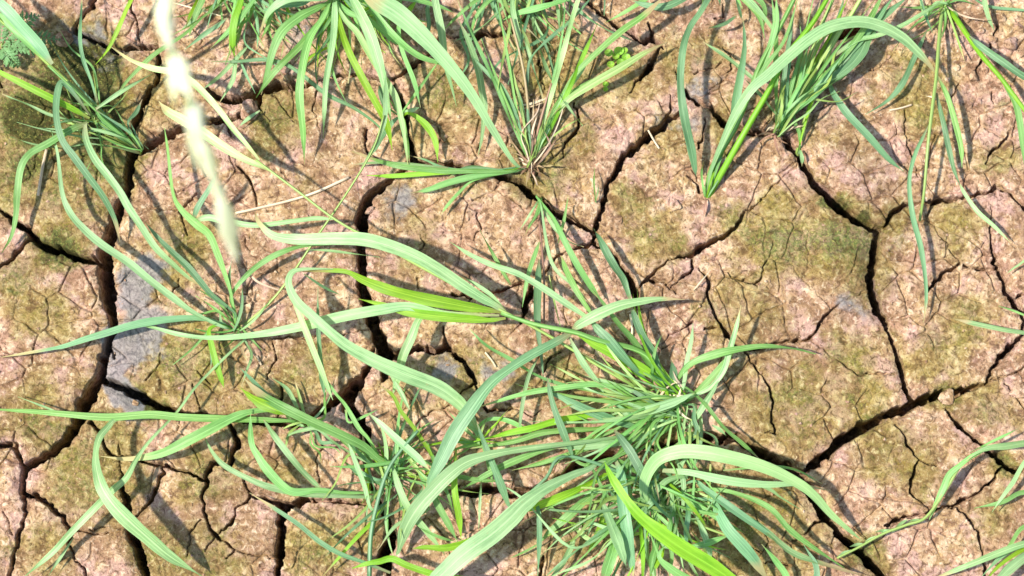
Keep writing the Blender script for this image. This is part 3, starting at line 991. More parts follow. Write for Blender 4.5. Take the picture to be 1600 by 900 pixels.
D.leaf('p', 12, '1075,745 1040,752 1012,790 1030,805', 30, 40, 20)
D.fill(44, 175, 'mpdpmqy', (3, 9), (185, 350), (20, 55), start=34)
D.fill(12, 110, 'mdp', (7, 13), (0, 180), (20, 45), start=40)

C.fill(12, 55, 'wwr', (4, 7), (0, 360), (6, 14), start=24)
D.fill(10, 60, 'wwr', (4, 7), (0, 360), (6, 14), start=24)

D.fill(16, 260, 'mdpmsp', (4, 9), (165, 235), (30, 80), start=35)

# --- broad yellow leaf reaching in from the bottom edge
E1 = Plant('grass plant below the bottom edge whose broad yellow green leaf points to upper left', (1190, 975), G1)
E1.leaf('y', 32, '944,721,2 952,738,10 962,756,17 978,780,16 1000,807,22 1033,834,29 1067,858,33 1107,882,32 1145,908,24 1180,940,12', 60, 128, 120, tipfirst=True, fold=.25, roll=0, twist=0)
E1.leaf('m', 20, '1040,850 1030,870 1050,890 1090,915 1150,945', 30, 50, 60, tipfirst=True)
E1.leaf('p', 16, '1085,870 1110,890 1150,925 1185,960', 10, 40, 60, tipfirst=True)
E1.leaf('m', 14, '1190,850 1215,880 1230,905 1225,945', 10, 40, 60, tipfirst=True)
E1.leaf('d', 14, '1255,850 1275,885 1270,915 1230,955', 10, 40, 40, tipfirst=True)

# --- slender plant left of the clump
F = Plant('slender open grass plant in the crack left of the big clump, thin dark upright stem', (612, 742), G1)
F.stem('d', 7, '577,905 580,833 593,773 607,733 627,703 653,673', 10, 45, 60, rootit=False)
F.leaf('m', 20, '610,727,6 590,716,12 567,697,17 533,680,19 483,657,20 433,632,20 405,614,15 380,590,2', 25, 70, 45, roll=.2)
F.leaf('y', 24, '450,648,4 430,640,16 408,630,24 392,620,16 376,606,2', 58, 62, 48, node=True, roll=-.3)
F.leaf('p', 14, '318,680,2 333,708,8 353,729,10 400,753,12 430,763,13 470,771,12 535,775,8 590,775,5', 15, 55, 20, tipfirst=True)
F.leaf('m', 18, '391,640,2 393,690,12 405,715,16 417,733,18 440,758,17 460,769,16 497,766,11 540,770,6 590,768,5', 15, 60, 60, tipfirst=True)
F.leaf('p', 12, '410,653,2 420,668,7 433,687,12 467,730,13 488,752,10 503,765,3', 45, 60, 40, tipfirst=True, node=True)
F.leaf('d', 10, '390,770,3 433,797,8 467,820,9 500,847,10 533,866,9 567,878,7 610,895,5', 20, 55, 25, tipfirst=True, node=True)
F.leaf('p', 10, '543,690,2 552,712,9 560,733,11 570,760,10 580,795,6 598,790,4', 10, 45, 60, tipfirst=True)
F.leaf('m', 9, '508,590,2 525,615,7 540,633,9 560,667,9 577,687,8 595,720,5', 10, 50, 55, tipfirst=True)
F.leaf('p', 12, '577,647,4 600,667,12 627,693,16 652,715,15 675,738,4', 55, 60, 50, node=True)
F.leaf('p', 14, '613,727,4 623,760,14 640,797,14 667,830,13 695,866,2', 40, 42, 10)
F.leaf('m', 14, '670,760,4 683,787,14 700,817,14 715,846,3', 40, 35, 10)
F.leaf('y', 13, '713,700,4 710,760,13 717,807,13 721,845,3', 50, 45, 20, node=True)
F.leaf('y', 8, '590,600,2 613,617,7 627,643,8 650,673,8 677,720,6 660,745,4', 8, 45, 55, tipfirst=True)
F.leaf('y', 13, '550,888,2 575,880,9 593,877,13 613,873,13 640,885,13 690,900,12 760,905,5', 40, 62, 50, tipfirst=True, node=True)
F.leaf('y', 13, '645,857,2 665,855,9 700,856,14 747,842,18 790,810,6', 50, 78, 90, tipfirst=True, node=True)
F.leaf('y', 8, '502,903 533,867 560,837 582,815 605,780', 5, 35, 15, tipfirst=True)
F.leaf('s', 6, '600,755 575,790 545,820 510,845', 20, 30, 8)
F.leaf('p', 6, '752,752 750,780 748,830', 40, 30, 12, node=True)
F.leaf('p', 8, '443,687,2 455,678,6 475,672,8 497,670,8 520,690,5 560,715,4', 15, 35, 25, tipfirst=True)
F.leaf('d', 12, '530,715 560,738 590,750', 10, 25, 30, tipfirst=True)
F.leaf('m', 12, '540,640,4 545,660,4 570,650,5 590,640,3', 30, 40, 35, node=True)
F.leaf('p', 10, '640,640 625,610 600,570', 40, 40, 30, node=True)
F.leaf('m', 10, '660,720 700,740 750,750 800,752', 30, 30, 12)
F.leaf('m', 9, '640,710 668,760 705,790', 20, 26, 8)
F.leaf('p', 8, '590,860 620,820 670,795', 30, 30, 8, tipfirst=True)
F.fill(16, 160, 'mdpsyms', (3, 9), (180, 360), (15, 45), start=55)
F.fill(14, 140, 'mdps', (5, 9), (0, 180), (15, 45), start=22)

# --- leaves hanging down by the middle of left half
H2 = Plant('grass plant with broad pale ribbon leaf crossing central crack, right of slender plant', (748, 690), G1)
H2.leaf('p', 28, '530,421,2 500,420,4 470,421,7 455,427,12 451,445,14 463,470,18 487,493,19 513,517,20 543,541,23 587,565,27 633,585,31 683,605,31 715,627,26 735,650,15 745,672,7', 25, 100, 80, tipfirst=True, roll=0, fold=.14, twist=.1)
H2.leaf('q', 16, '452,440,3 460,467,12 477,513,14 490,547,13 500,573,12 510,600,9 520,625,3', 92, 80, 50, node=True)
H2.leaf('d', 9, '497,450,2 497,500,8 500,550,9 504,590,12 508,625,4', 86, 70, 30, node=True)
H2.leaf('d', 6, '475,428 505,448 535,462', 90, 70, 50, node=True)
H2.leaf('m', 10, '745,670 765,655 800,660 850,690', 15, 35, 20)
H2.leaf('y', 8, '740,690 700,690 650,700', 15, 28, 8)
H2.leaf('m', 9, '770,760 765,730 755,700', 8, 25, 30, tipfirst=True)
H2.fill(12, 90, 'mpys', (4, 9), (0, 360), (15, 40))

# --- far left lower plant
Q = Plant('grass plant at lower left whose flat leaves stretch to the left edge along the soil', (478, 662), G1)
Q.leaf('m', 14, '455,658,6 400,656,12 333,654,15 283,652,15 233,648,16 167,652,15 100,647,12 50,643,9 0,640,4 -20,638,1', 30, 62, 25, roll=.1)
Q.leaf('m', 20, '440,645,5 420,641,8 393,643,11 367,651,17 333,668,21 290,690,21 250,709,16 200,717,9 158,713,2', 35, 66, 20, roll=.1)
Q.leaf('p', 28, '205,652,4 180,656,9 168,668,12 156,683,14 150,705,12 151,733,17 162,767,26 187,800,31 233,842,29 267,870,21 315,900,3', 45, 100, 12, node=True, fold=.15, roll=.15, twist=0)
Q.leaf('p', 4, '95,646 73,637 28,620', 40, 30, 10, node=True)
Q.leaf('d', 12, '460,650 430,630 400,600 375,575', 30, 50, 35)
Q.leaf('p', 10, '470,650 450,610 425,590', 15, 30, 8)
Q.fill(10, 80, 'mdps', (4, 9), (0, 360), (10, 30))

# --- top clump, leaves hanging down
T1 = Plant('leafy grass clump at the top edge with many leaves hanging down like a fountain', (528, -12), G1)
T1.leaf('p', 22, '545,-10,10 552,0,16 565,25,22 577,50,24 590,90,22 600,130,14 607,165,7 612,200,2', 70, 95, 25, roll=0)
T1.leaf('y', 14, '528,20,6 533,45,11 545,80,14 567,123,15 587,160,14 604,193,14 613,235,2', 50, 70, 10)
T1.leaf('q', 14, '528,10,5 540,32,10 557,50,13 573,77,14 597,117,13 617,150,14 627,187,11 633,220,7 638,265,2', 50, 75, 10)
T1.leaf('p', 14, '523,5,10 523,25,14 520,67,13 510,123,12 507,167,9 505,216,2', 50, 60, 8)
T1.leaf('m', 16, '515,5,6 505,28,12 483,63,16 472,110,16 468,150,17 473,200,13 476,257,2', 50, 75, 8)
T1.leaf('m', 14, '515,5,6 505,28,12 473,67,15 440,100,13 420,123,12 400,153,2', 50, 60, 10)
T1.leaf('m', 20, '510,5,6 490,15,14 467,27,20 440,50,20 425,83,15 417,117,11 408,148,2', 50, 65, 10)
T1.leaf('d', 8, '330,96,2 370,96,6 410,93,8 440,98,8 467,113,8 510,147,9 550,167,7 587,193,4 605,215,2', 30, 45, 5, node=True)
T1.leaf('p', 16, '560,-20 600,5 640,30 670,70', 60, 80, 50)
T1.leaf('d', 14, '500,-10 470,5 440,8 400,20', 40, 50, 30)
T1.leaf('m', 12, '520,-5 545,20 575,30 610,60 640,80', 30, 60, 30)
T1.leaf('p', 20, '520,-5 490,-3 450,-2 420,20 403,60', 60, 80, 20)
T1.leaf('m', 9, '623,-10,4 623,50,9 630,83,9 647,127,10 657,168,3', 40, 50, 10)
T1.leaf('d', 9, '662,-10 668,20 670,43 662,82', 30, 40, 10)
T1.leaf('y', 10, '630,30 640,15 655,-5', 40, 30, 10)
T1.leaf('m', 14, '570,0 610,50 650,85 690,100 720,110', 60, 60, 20)
T1.leaf('d', 9, '600,-10 598,20 600,50', 40, 45, 20)
T1.fill(6, 60, 'wwr', (3, 6), (180, 360), (6, 14))
T1.fill(40, 170, 'mdpmys', (3, 8), (220, 350), (25, 60))
T1.leaf('m', 14, '560,0 620,-5 680,8 710,20', 40, 60, 30)

T2 = Plant('small twisted grass plant in the central crack beneath the hanging leaves', (626, 180), G1)
T2.leaf('m', 7, '627,177 647,150 673,113 686,95', 8, 30, 45)
T2.leaf('p', 9, '633,174 645,172 655,168', 8, 12, 10)
T2.leaf('y', 14, '637,177,5 650,182,10 667,197,15 680,220,12 684,254,2', 10, 30, 8)
T2.leaf('d', 13, '620,185 605,200 590,225 580,245', 8, 20, 10)
T2.leaf('m', 8, '605,150 600,130 590,110', 12, 25, 25)
T2.leaf('d', 12, '600,165 595,145 592,130', 10, 25, 25)
T2.leaf('m', 6, '632,190 637,225 640,255', 6, 14, 5)

# --- centre plant with reddish base
R = Plant('grass tuft with reddish base beside the centre crack, stiff blades fanning upward', (829, 262), G1)
R.leaf('p', 40, '815,262,5 800,250,8 767,198,15 743,157,20 717,120,24 683,80,29 650,46,36 620,20,41 590,0,42 540,-40,20', 20, 120, 150, roll=0, twist=0, fold=.12)
R.leaf('p', 16, '678,-25,10 680,0,15 690,50,16 697,100,12 707,140,6 713,165,2', 90, 75, 25, node=True)
R.leaf('p', 15, '716,30,2 733,67,12 747,110,15 753,143,15 757,167,13 753,213,7 747,243,2', 50, 45, 8, node=True)
R.leaf('m', 8, '715,0 733,43 760,100 783,153 800,195', 25, 60, 80, tipfirst=True)
R.leaf('m', 6, '775,-10 783,33 797,110 808,175 820,230', 15, 60, 80, tipfirst=True)
R.leaf('d', 13, '735,85 760,112 785,138 803,175 818,225', 12, 45, 50, tipfirst=True)
R.leaf('m', 6, '752,60 775,120 800,180 820,235', 12, 50, 60, tipfirst=True)
R.leaf('s', 5, '790,60 800,110 815,170 824,235', 10, 50, 60, tipfirst=True)
R.stem('r', 5, '829,262 827,190 818,110 798,28', 0, 45, 70)
R.stem('r', 5, '829,262 838,215 850,170 862,130', 0, 30, 45)
R.leaf('m', 14, '1042,-10,6 1007,23,13 973,47,14 933,82,13 900,115,10 870,165,7', 25, 70, 80, tipfirst=True)
R.leaf('q', 16, '1042,66,2 1007,83,11 967,107,16 927,130,16 883,160,12 855,200,7', 20, 60, 45, tipfirst=True, fold=.3)
R.leaf('q', 11, '908,-15,4 903,0,8 890,43,11 877,93,10 863,143,9 845,205,7', 20, 60, 70, tipfirst=True)
R.leaf('y', 9, '934,36,2 913,83,8 893,130,10 867,187,8 848,225,6', 15, 50, 55, tipfirst=True)
R.leaf('p', 10, '925,80,2 907,113,9 883,147,9 858,200,6', 12, 35, 40, tipfirst=True)
R.leaf('m', 7, '925,123 893,143 868,165 848,215', 12, 30, 30, tipfirst=True)
R.leaf('m', 6, '883,-10 880,43 868,110 850,180', 12, 50, 60, tipfirst=True)
R.leaf('d', 6, '925,-5,8 897,27,9 867,53,7 835,83,5 825,107,5 824,167,5 829,227,4', 12, 50, 60, tipfirst=True)
R.leaf('d', 6, '790,90 812,150 822,200', 8, 40, 40, tipfirst=True)
R.leaf('p', 6, '805,125 812,165 825,215', 8, 35, 35, tipfirst=True)
R.leaf('w', 6, '806,165 830,162 858,152 870,150', 18, 22, 20, node=True)
R.leaf('w', 5, '806,172 835,165 858,157', 14, 18, 18, node=True)
R.leaf('m', 13, '550,236,2 580,247,8 613,257,11 660,264,12 700,267,11 750,267,9 795,268,5', 12, 35, 12, tipfirst=True)
R.leaf('p', 6, '545,258,2 590,254,6 640,257,7 700,263,5', 20, 25, 10, tipfirst=True, node=True)
R.leaf('y', 9, '573,274,2 613,275,9 653,272,10 700,269,9 790,267,5', 10, 28, 10, tipfirst=True)
R.leaf('m', 14, '645,301,2 670,296,10 690,289,14 717,281,14 750,274,12 800,268,6', 10, 25, 8, tipfirst=True)
R.leaf('d', 6, '640,243 665,250 695,262 760,268', 8, 20, 20, tipfirst=True)
R.leaf('m', 6, '688,336,2 700,320,7 718,300,6 740,282,4 790,270,4', 8, 20, 8, tipfirst=True)
R.leaf('d', 8, '690,285 730,262 780,265', 8, 14, 8, tipfirst=True)
for i, (x, y, c) in enumerate(((812, 240, 'r'), (800, 225, 's'), (845, 235, 'r'), (820, 220, 'r'), (856, 222, 's'), (835, 225, 's'), (850, 262, 'r'), (812, 275, 'r'), (838, 285, 'r'), (822, 290, 'r'))):
    R.leaf(c, 6, '829,262 %d,%d %d,%d' % ((829 + x) // 2, (262 + y) // 2 - 3, x, y), 3, 14, 10 + 8 * (y < 240))

R2 = Plant('pale small tuft hanging just below the reddish tuft, thin stalk down the middle', (842, 306), G1)
R2.stem('r', 4, '842,306 842,335 846,383 850,433 850,505', 0, 20, 10)
R2.leaf('p', 5, '842,312 828,335 812,360', 4, 12, 4)
R2.leaf('m', 6, '843,312 838,335 828,352 820,368', 4, 12, 4)
R2.leaf('m', 5, '846,312 842,332 835,345', 4, 12, 4)
R2.leaf('m', 12, '838,307,4 855,328,6 867,345,8 880,372,12 900,410,13 923,447,12 943,475,3', 15, 50, 20)
R2.leaf('p', 7, '845,320 867,357 890,378 912,386', 8, 20, 6)
R2.leaf('p', 8, '846,325 862,410 900,450 925,478', 12, 26, 12)
R2.leaf('m', 10, '843,378,4 836,397,9 828,420,9 822,445,8 816,480,2', 20, 28, 8, node=True)
R2.leaf('d', 16, '842,405,3 841,430,12 840,455,16 839,487,15 841,520,10 845,550,7 850,600,2', 25, 45, 30, node=True)
R2.leaf('m', 12, '877,400,3 884,420,11 897,447,13 917,480,10 930,500,3', 25, 45, 40, node=True)
R2.leaf('m', 7, '888,305 881,345 872,380', 6, 22, 30, tipfirst=True, node=True)
R2.leaf('s', 5, '858,430 868,480 878,520', 20, 30, 30, node=True)
R2.leaf('m', 7, '750,360,2 770,397,7 787,427,7 798,445,4', 30, 40, 40, tipfirst=True, node=True)
R2.leaf('d', 17, '928,358,2 936,372,10 945,390,15 960,417,18 972,435,17 980,455,9 985,470,4', 40, 50, 30, tipfirst=True, node=True)

# --- top right clump
U = Plant('tall grass clump in the crack at upper right, many upright stems packed together', (1214, 208), G1)
for i, (x1, y1, x2, y2, c, w) in enumerate(((1255, 130, 1303, -10, 'm', 8), (1248, 120, 1285, -10, 's', 7), (1265, 125, 1345, -15, 's', 8), (1240, 130, 1275, -20, 'm', 9), (1268, 130, 1370, -5, 'm', 8),
                                            (1235, 140, 1262, 40, 'm', 9), (1258, 140, 1320, 30, 's', 7), (1228, 150, 1240, 60, 'd', 8), (1275, 140, 1330, 70, 'd', 10), (1245, 150, 1290, 50, 'y', 6))):
    U.leaf(c, w, '%d,%d %d,%d %d,%d' % (1214 + i % 4 * 4, 204, x1, y1, x2, y2), 5, 60, 90, roll=random.uniform(-.6, .6))
U.stem('s', 7, '1214,208 1245,140 1275,60 1310,-20', 0, 50, 90)
U.stem('s', 7, '1214,208 1250,145 1300,70 1350,-10', 0, 50, 90)
U.leaf('d', 24, '1385,20,3 1370,40,14 1355,60,21 1345,82,24 1323,107,20 1283,134,12 1240,162,7', 30, 55, 55, tipfirst=True)
U.leaf('d', 16, '1290,130,5 1303,148,12 1323,177,16 1357,213,15 1387,247,11 1412,268,2', 30, 45, 8)
U.leaf('d', 16, '1400,-10,10 1370,30,15 1335,75,13 1280,135,8', 30, 60, 70, tipfirst=True)
U.leaf('d', 13, '1425,-10,6 1385,22,13 1345,60,12 1290,130,7', 30, 60, 60, tipfirst=True)
U.leaf('m', 14, '1385,-20,8 1357,33,14 1320,85,12 1260,150,6', 25, 65, 90, tipfirst=True)
U.leaf('m', 12, '1205,-10 1212,50 1212,110 1213,160', 20, 50, 70, tipfirst=True)
U.leaf('d', 10, '1243,10 1232,70 1224,130 1216,180', 15, 40, 50, tipfirst=True)
U.leaf('p', 9, '1480,-5,4 1440,22,8 1403,43,9 1370,56,10 1337,64,10 1300,90,6', 60, 70, 60, tipfirst=True, node=True)
U.leaf('p', 8, '1226,195 1205,170 1190,150 1160,120', 10, 30, 20)
U.leaf('d', 14, '1320,-10 1310,30 1290,80 1250,140', 15, 60, 80, tipfirst=True)
U.leaf('y', 9, '1330,-15 1300,50 1262,120 1230,180', 10, 60, 90, tipfirst=True)
U.fill(8, 50, 'wr', (3, 6), (0, 360), (6, 14))
U.fill(9, 175, 'msmsp', (4, 8), (55, 100), (50, 80))
U.fill(8, 230, 'mdsp', (4, 8), (45, 80), (50, 90))

U2 = Plant('grass shoot with one yellowish stem at the lower end of the upper right clump', (1248, 238), G1)
U2.stem('s', 8, '1248,238 1258,190 1275,140 1297,77 1333,18 1355,-20', 0, 50, 100)
U2.leaf('m', 8, '1250,225 1248,205 1240,185 1243,150', 4, 25, 30)
U2.leaf('p', 9, '1250,235 1253,248 1253,260', 5, 6, 2)
U2.leaf('y', 7, '1252,215 1268,160 1290,110', 10, 35, 50)

U3 = Plant('grass shoot left of the upper right clump, leaning right with a huge arching leaf', (1103, 312), G1)
U3.stem('y', 10, '1103,312 1137,253 1167,200 1200,143 1230,87 1270,35 1300,-15', 0, 80, 120)
U3.stem('m', 9, '1103,312 1113,262 1147,203 1167,157 1183,112 1200,77 1225,30 1250,-20', 0, 60, 90)
U3.leaf('p', 26, '1110,270,6 1125,230,10 1150,175,16 1175,138,19 1200,117,21 1233,87,23 1267,59,24 1300,41,25 1340,34,25 1373,40,25 1407,57,22 1433,80,17 1452,101,9 1463,117,2', 25, 125, 50, roll=0, twist=0, fold=.15)
U3.leaf('d', 17, '1161,25,2 1163,60,8 1162,83,12 1156,120,17 1150,155,18 1145,185,12 1138,210,6', 25, 55, 60, tipfirst=True)
U3.leaf('m', 10, '1250,-15 1227,60 1195,105 1165,160 1135,225', 30, 75, 95, tipfirst=True)
U3.leaf('m', 14, '1213,-10,10 1212,40,14 1195,95,11 1170,150,7', 45, 80, 90, tipfirst=True, node=True)
U3.leaf('y', 8, '1135,225 1120,255 1110,285', 10, 20, 30, tipfirst=True)
U3.leaf('p', 6, '1130,232 1135,260 1120,285', 8, 18, 25, tipfirst=True)
U3.leaf('r', 6, '1103,312 1102,325 1100,338', 3, 5, 2)
U3.leaf('m', 6, '1098,290 1096,270 1100,250', 8, 16, 20)
U3.leaf('p', 10, '1098,65,3 1133,88,10 1178,124,8 1190,130,5', 50, 55, 40, tipfirst=True, node=True)

V = Plant('grass plant above the top edge with one long bluish leaf hanging straight down', (1118, -38), G1)
V.leaf('d', 18, '1112,-12,11 1095,18,12 1078,43,12 1067,77,14 1063,133,15 1070,187,18 1080,233,17 1085,260,11 1088,276,3', 60, 85, 10, roll=0, twist=.1)
V.leaf('d', 16, '1080,-8,10 1040,10,16 1010,8,12 985,0,4', 50, 55, 40)
V.leaf('m', 10, '1030,-15,6 1007,0,9 980,17,9 946,35,2', 30, 40, 25, node=True)
V.leaf('d', 8, '1145,-15 1155,15 1160,35', 30, 40, 20)
V.leaf('m', 10, '1150,-10 1185,25 1195,60', 40, 50, 40)
V.leaf('d', 8, '1100,45 1130,38 1150,25', 40, 45, 40, tipfirst=True, node=True)
V.leaf('p', 12, '1130,-30 1170,0 1200,35 1215,60', 50, 60, 30)
V.leaf('m', 12, '1140,-30 1180,-5 1195,15 1192,50', 50, 60, 40)
V.fill(8, 80, 'mdp', (8, 14), (200, 340), (20, 45))

V2 = Plant('grass plant above the top edge between the reddish tuft and the top clump', (800, -60), G1)
V2.leaf('m', 14, '910,-8,6 870,5,13 840,13,14 805,22,10 785,32,3', 40, 60, 30, tipfirst=False, node=True)
V2.leaf('p', 12, '800,-10 802,20 812,60 820,90', 50, 55, 30)
V2.leaf('m', 9, '790,-20 760,5 742,30 735,60', 40, 50, 20)
V2.leaf('m', 8, '780,-20 745,0 715,25 690,50', 40, 50, 20)
V2.leaf('s', 6, '830,-20 825,10 805,45', 30, 40, 10)
V2.leaf('p', 7, '850,-20 870,10 875,60', 30, 40, 20)
V2.leaf('d', 8, '945,-10 944,25', 30, 30, 20, node=True)

V2.fill(30, 230, 'mdpsyd', (4, 9), (240, 320), (15, 45), start=60)
R.fill(16, 130, 'rswrsw', (2, 4), (45, 130), (20, 60))
R.fill(18, 32, 'rrw', (3, 5), (0, 360), (5, 10), start=9)

# --- right hand plant
X = Plant('sparse grass plant near the top right corner with two yellow stalks and drooping leaves', (1480, 6), G1)
X.stem('s', 6, '1480,6 1472,20 1467,67 1463,120 1457,167 1450,227 1444,300 1437,345', 0, 70, 15)
X.stem('y', 8, '1480,6 1500,38 1530,82 1560,117 1583,147 1625,205', 0, 60, 70)
X.leaf('d', 11, '1451,195,3 1440,218,7 1430,240,8 1422,270,8 1421,300,9 1427,343,12 1438,385,12 1445,430,9 1447,467,7 1443,505,2', 55, 45, 8, node=True)
X.leaf('m', 11, '1465,120,6 1480,150,10 1493,193,12 1502,233,10 1503,262,2', 62, 50, 12, node=True)
X.leaf('d', 12, '1463,145,5 1473,187,11 1483,233,11 1490,263,8 1500,290,3', 60, 42, 22, node=True)
X.leaf('p', 10, '1500,288,3 1507,302,7 1527,330,9 1553,353,8 1580,380,2', 22, 30, 8, node=True)
X.leaf('d', 15, '1515,57,5 1533,73,13 1567,97,15 1600,120,14 1650,145,3', 50, 60, 45, node=True)
X.leaf('m', 14, '1562,120,4 1580,148,12 1590,173,14 1597,217,12 1602,268,3', 62, 55, 15, node=True)
X.leaf('d', 12, '1449,46,3 1430,87,11 1410,130,13 1387,157,7 1352,179,2', 40, 35, 8, node=True)
X.leaf('p', 8, '1480,6 1462,5 1446,25 1435,-10', 10, 20, 15)
X.leaf('d', 8, '1435,-15 1447,27 1458,53', 45, 42, 30, node=True)
X.leaf('m', 5, '1480,6 1500,0 1530,10', 5, 15, 8)
X.leaf('m', 5, '1483,10 1495,22 1498,30', 5, 10, 6)
X.leaf('w', 4, '1463,155 1457,152 1448,150', 60, 60, 55, node=True)
X.fill(8, 110, 'mdswp', (3, 6), (180, 360), (10, 30))
X.leaf('m', 6, '1478,5 1440,12 1400,10', 10, 20, 10)

X2 = Plant('single pale blade poking in from the top edge near the right corner', (1535, -30), G1)
X2.leaf('p', 11, '1537,-12,8 1539,5,11 1545,28,9 1554,49,2', 30, 30, 10)
X2.leaf('d', 7, '1520,-5 1545,10 1590,15 1625,18', 20, 15, 8)

Y1 = Plant('grass plant beyond the right edge with one narrow leaf lying across mid height', (1660, 528), G1)
Y1.leaf('p', 10, '1485,497,2 1520,505,9 1567,515,9 1600,520,8 1635,525,5', 20, 35, 8, tipfirst=True)
Y1.leaf('p', 8, '1570,430 1590,415 1625,400 1655,470', 20, 30, 20, tipfirst=True)
Y1.leaf('m', 5, '1560,478 1590,488 1640,510', 10, 20, 8, tipfirst=True)

Y2 = Plant('grass plant at right edge, thin flowering stalk reaching left over lower crack', (1665, 700), G1)
Y2.leaf('p', 14, '1510,720,2 1525,708,6 1545,700,11 1573,697,14 1610,692,13 1650,695,6', 15, 60, 65, tipfirst=True)
Y2.leaf('m', 12, '1550,697,5 1520,712,9 1500,727,10 1483,742,12 1473,765,13 1462,788,9 1452,812,3', 62, 50, 12, node=True)
Y2.stem('s', 5, '1545,698 1507,720 1478,765 1447,808 1417,820 1380,834 1340,856 1308,872', 60, 35, 10, rootit=False)
for (x, y, dx, dy) in ((1440, 812, -22, 4), (1415, 820, -22, 12), (1392, 829, -24, 2), (1370, 838, -22, 12), (1350, 850, -22, 4), (1330, 860, -22, 10), (1400, 824, 18, -12), (1375, 836, 18, -10)):
    Y2.leaf('p', 7, '%d,%d %d,%d %d,%d' % (x, y, x + dx // 2, y + dy // 2 - 1, x + dx, y + dy), 20, 20, 12, node=True)
Y2.leaf('m', 5, '1515,707 1560,685 1610,660', 60, 60, 50, node=True)

Y3 = Plant('grass plant beyond the lower right corner with several pale blades reaching in', (1672, 830), G1)
Y3.leaf('p', 9, '1550,800,2 1566,777,7 1582,755,9 1612,715,8 1650,770,5', 20, 45, 12, tipfirst=True)
Y3.leaf('m', 10, '1522,794,2 1567,784,9 1600,769,10 1650,780,6', 20, 35, 10, tipfirst=True)
Y3.leaf('m', 9, '1550,882,2 1577,853,8 1600,823,9 1650,820,6', 20, 45, 10, tipfirst=True)
Y3.leaf('p', 13, '1440,912,2 1500,888,10 1520,880,12 1560,864,14 1600,850,13 1650,840,7', 20, 55, 20, tipfirst=True)
Y3.leaf('p', 22, '1548,915,4 1562,903,15 1580,886,22 1605,868,21 1650,845,8', 25, 60, 55, tipfirst=True)
Y3.leaf('d', 11, '1530,905 1570,865 1610,848 1655,835', 20, 35, 25, tipfirst=True)
Y3.leaf('y', 9, '1535,915 1560,885 1600,858 1650,840', 20, 40, 35, tipfirst=True)

# --- top left fringe
K = Plant('grass plant above the top edge, left of the fountain clump, with short green blades', (375, -45), G1)
K.leaf('y', 14, '378,-10,10 375,5,12 367,30,14 363,62,14 367,92,3', 50, 55, 25, roll=0)
K.leaf('m', 12, '400,-8,6 385,15,11 370,35,12 348,58,9 328,76,2', 50, 50, 15)
K.leaf('p', 9, '389,70,3 375,85,8 350,112,9 333,127,8 318,139,2', 30, 25, 8, node=True)
K.leaf('p', 10, '369,90,4 367,105,9 363,127,10 342,162,2', 26, 22, 6, node=True)
K.leaf('d', 6, '374,92 384,115 399,146', 22, 18, 6, node=True)
K.leaf('m', 13, '322,-14,9 316,0,13 307,20,12 300,40,8 295,58,2', 40, 40, 15)
K.leaf('d', 10, '355,28,3 337,42,9 320,53,10 288,78,2', 40, 35, 12, node=True)
K.leaf('p', 9, '320,12 300,32 280,50', 40, 35, 12, node=True)
K.leaf('w', 4, '345,25 317,17 270,4', 30, 28, 20, node=True)
K.leaf('p', 8, '406,173 388,185 371,200', 14, 14, 5, node=True)
K.leaf('m', 11, '350,-15 335,10 318,22', 40, 38, 20)
K.leaf('m', 10, '410,-20 425,10 418,40 408,62', 40, 48, 20)
K.leaf('y', 10, '212,-25,6 205,0,9 197,17,10 187,40,10 173,70,7 163,85,4 149,101,2', 60, 55, 8, node=True)
K.leaf('m', 8, '340,-10 370,3 390,10 400,20', 30, 30, 15)


K.fill(34, 175, 'mdpsy', (3, 9), (215, 325), (15, 45), start=50)


# --- seed head close to the camera
SH = Plant('blurred pale grass seed head nodding down across the upper left, high above the soil', (200, -330), None, 'grass ear', 'grass_seed_head')
axis_px = [(236, -120, 690), (250, -60, 725), (256, -10, 740), (259, 30, 745), (266, 75, 744), (280, 115, 740), (296, 160, 732), (312, 205, 722), (328, 255, 710), (345, 310, 695), (360, 365, 678), (367, 392, 668)]
v0 = [SH.loc + Vector((0, 0, -.004)), SH.loc + Vector((0.004, 0.01, .25)), SH.loc + Vector((0.015, -0.01, .50))] + [P(*a) for a in axis_px]
tube('stem', v0, [.0016] * 3 + [.0012] * 9 + [.0009] * 3, MAT['s'], SH.e)


def spikelet(x0, y0, h0, x1, y1, h1, w, parent):
    a, b = P(x0, y0, h0), P(x1, y1, h1)
    ax = (b - a)
    L = ax.length
    ax.normalize()
    u = ax.cross(VIEW_UP).normalized()
    v = ax.cross(u)
    W = pxw(w * .92, h0) * .5
    verts, faces, uvs = [], [], []
    n, sg = 9, 10
    for i in range(n):
        t = i / (n - 1)
        r = W * (math.sin(math.pi * min(1, t ** .8 * .96 + .03)) ** 1.1) * (1 - .3 * t) * (1 + .16 * math.sin(t * 19 + x0))
        for k in range(sg):
            an = 2 * math.pi * k / sg
            rr = r * (1 + .12 * math.cos(an * 3 + t * 9))
            verts.append(tuple(a + ax * (L * t) + u * (math.cos(an) * rr) + v * (math.sin(an) * rr * .6)))
            uvs.append((t * L, k / sg))
    for i in range(n - 1):
        for k in range(sg):
            p, q = i * sg + k, i * sg + (k + 1) % sg
            faces.append((p, q, q + sg, p + sg))
    faces.append(tuple(range(sg))[::-1])
    faces.append(tuple((n - 1) * sg + k for k in range(sg)))
    mesh_obj('spikelet', verts, faces, uvs, MAT['e'], parent)


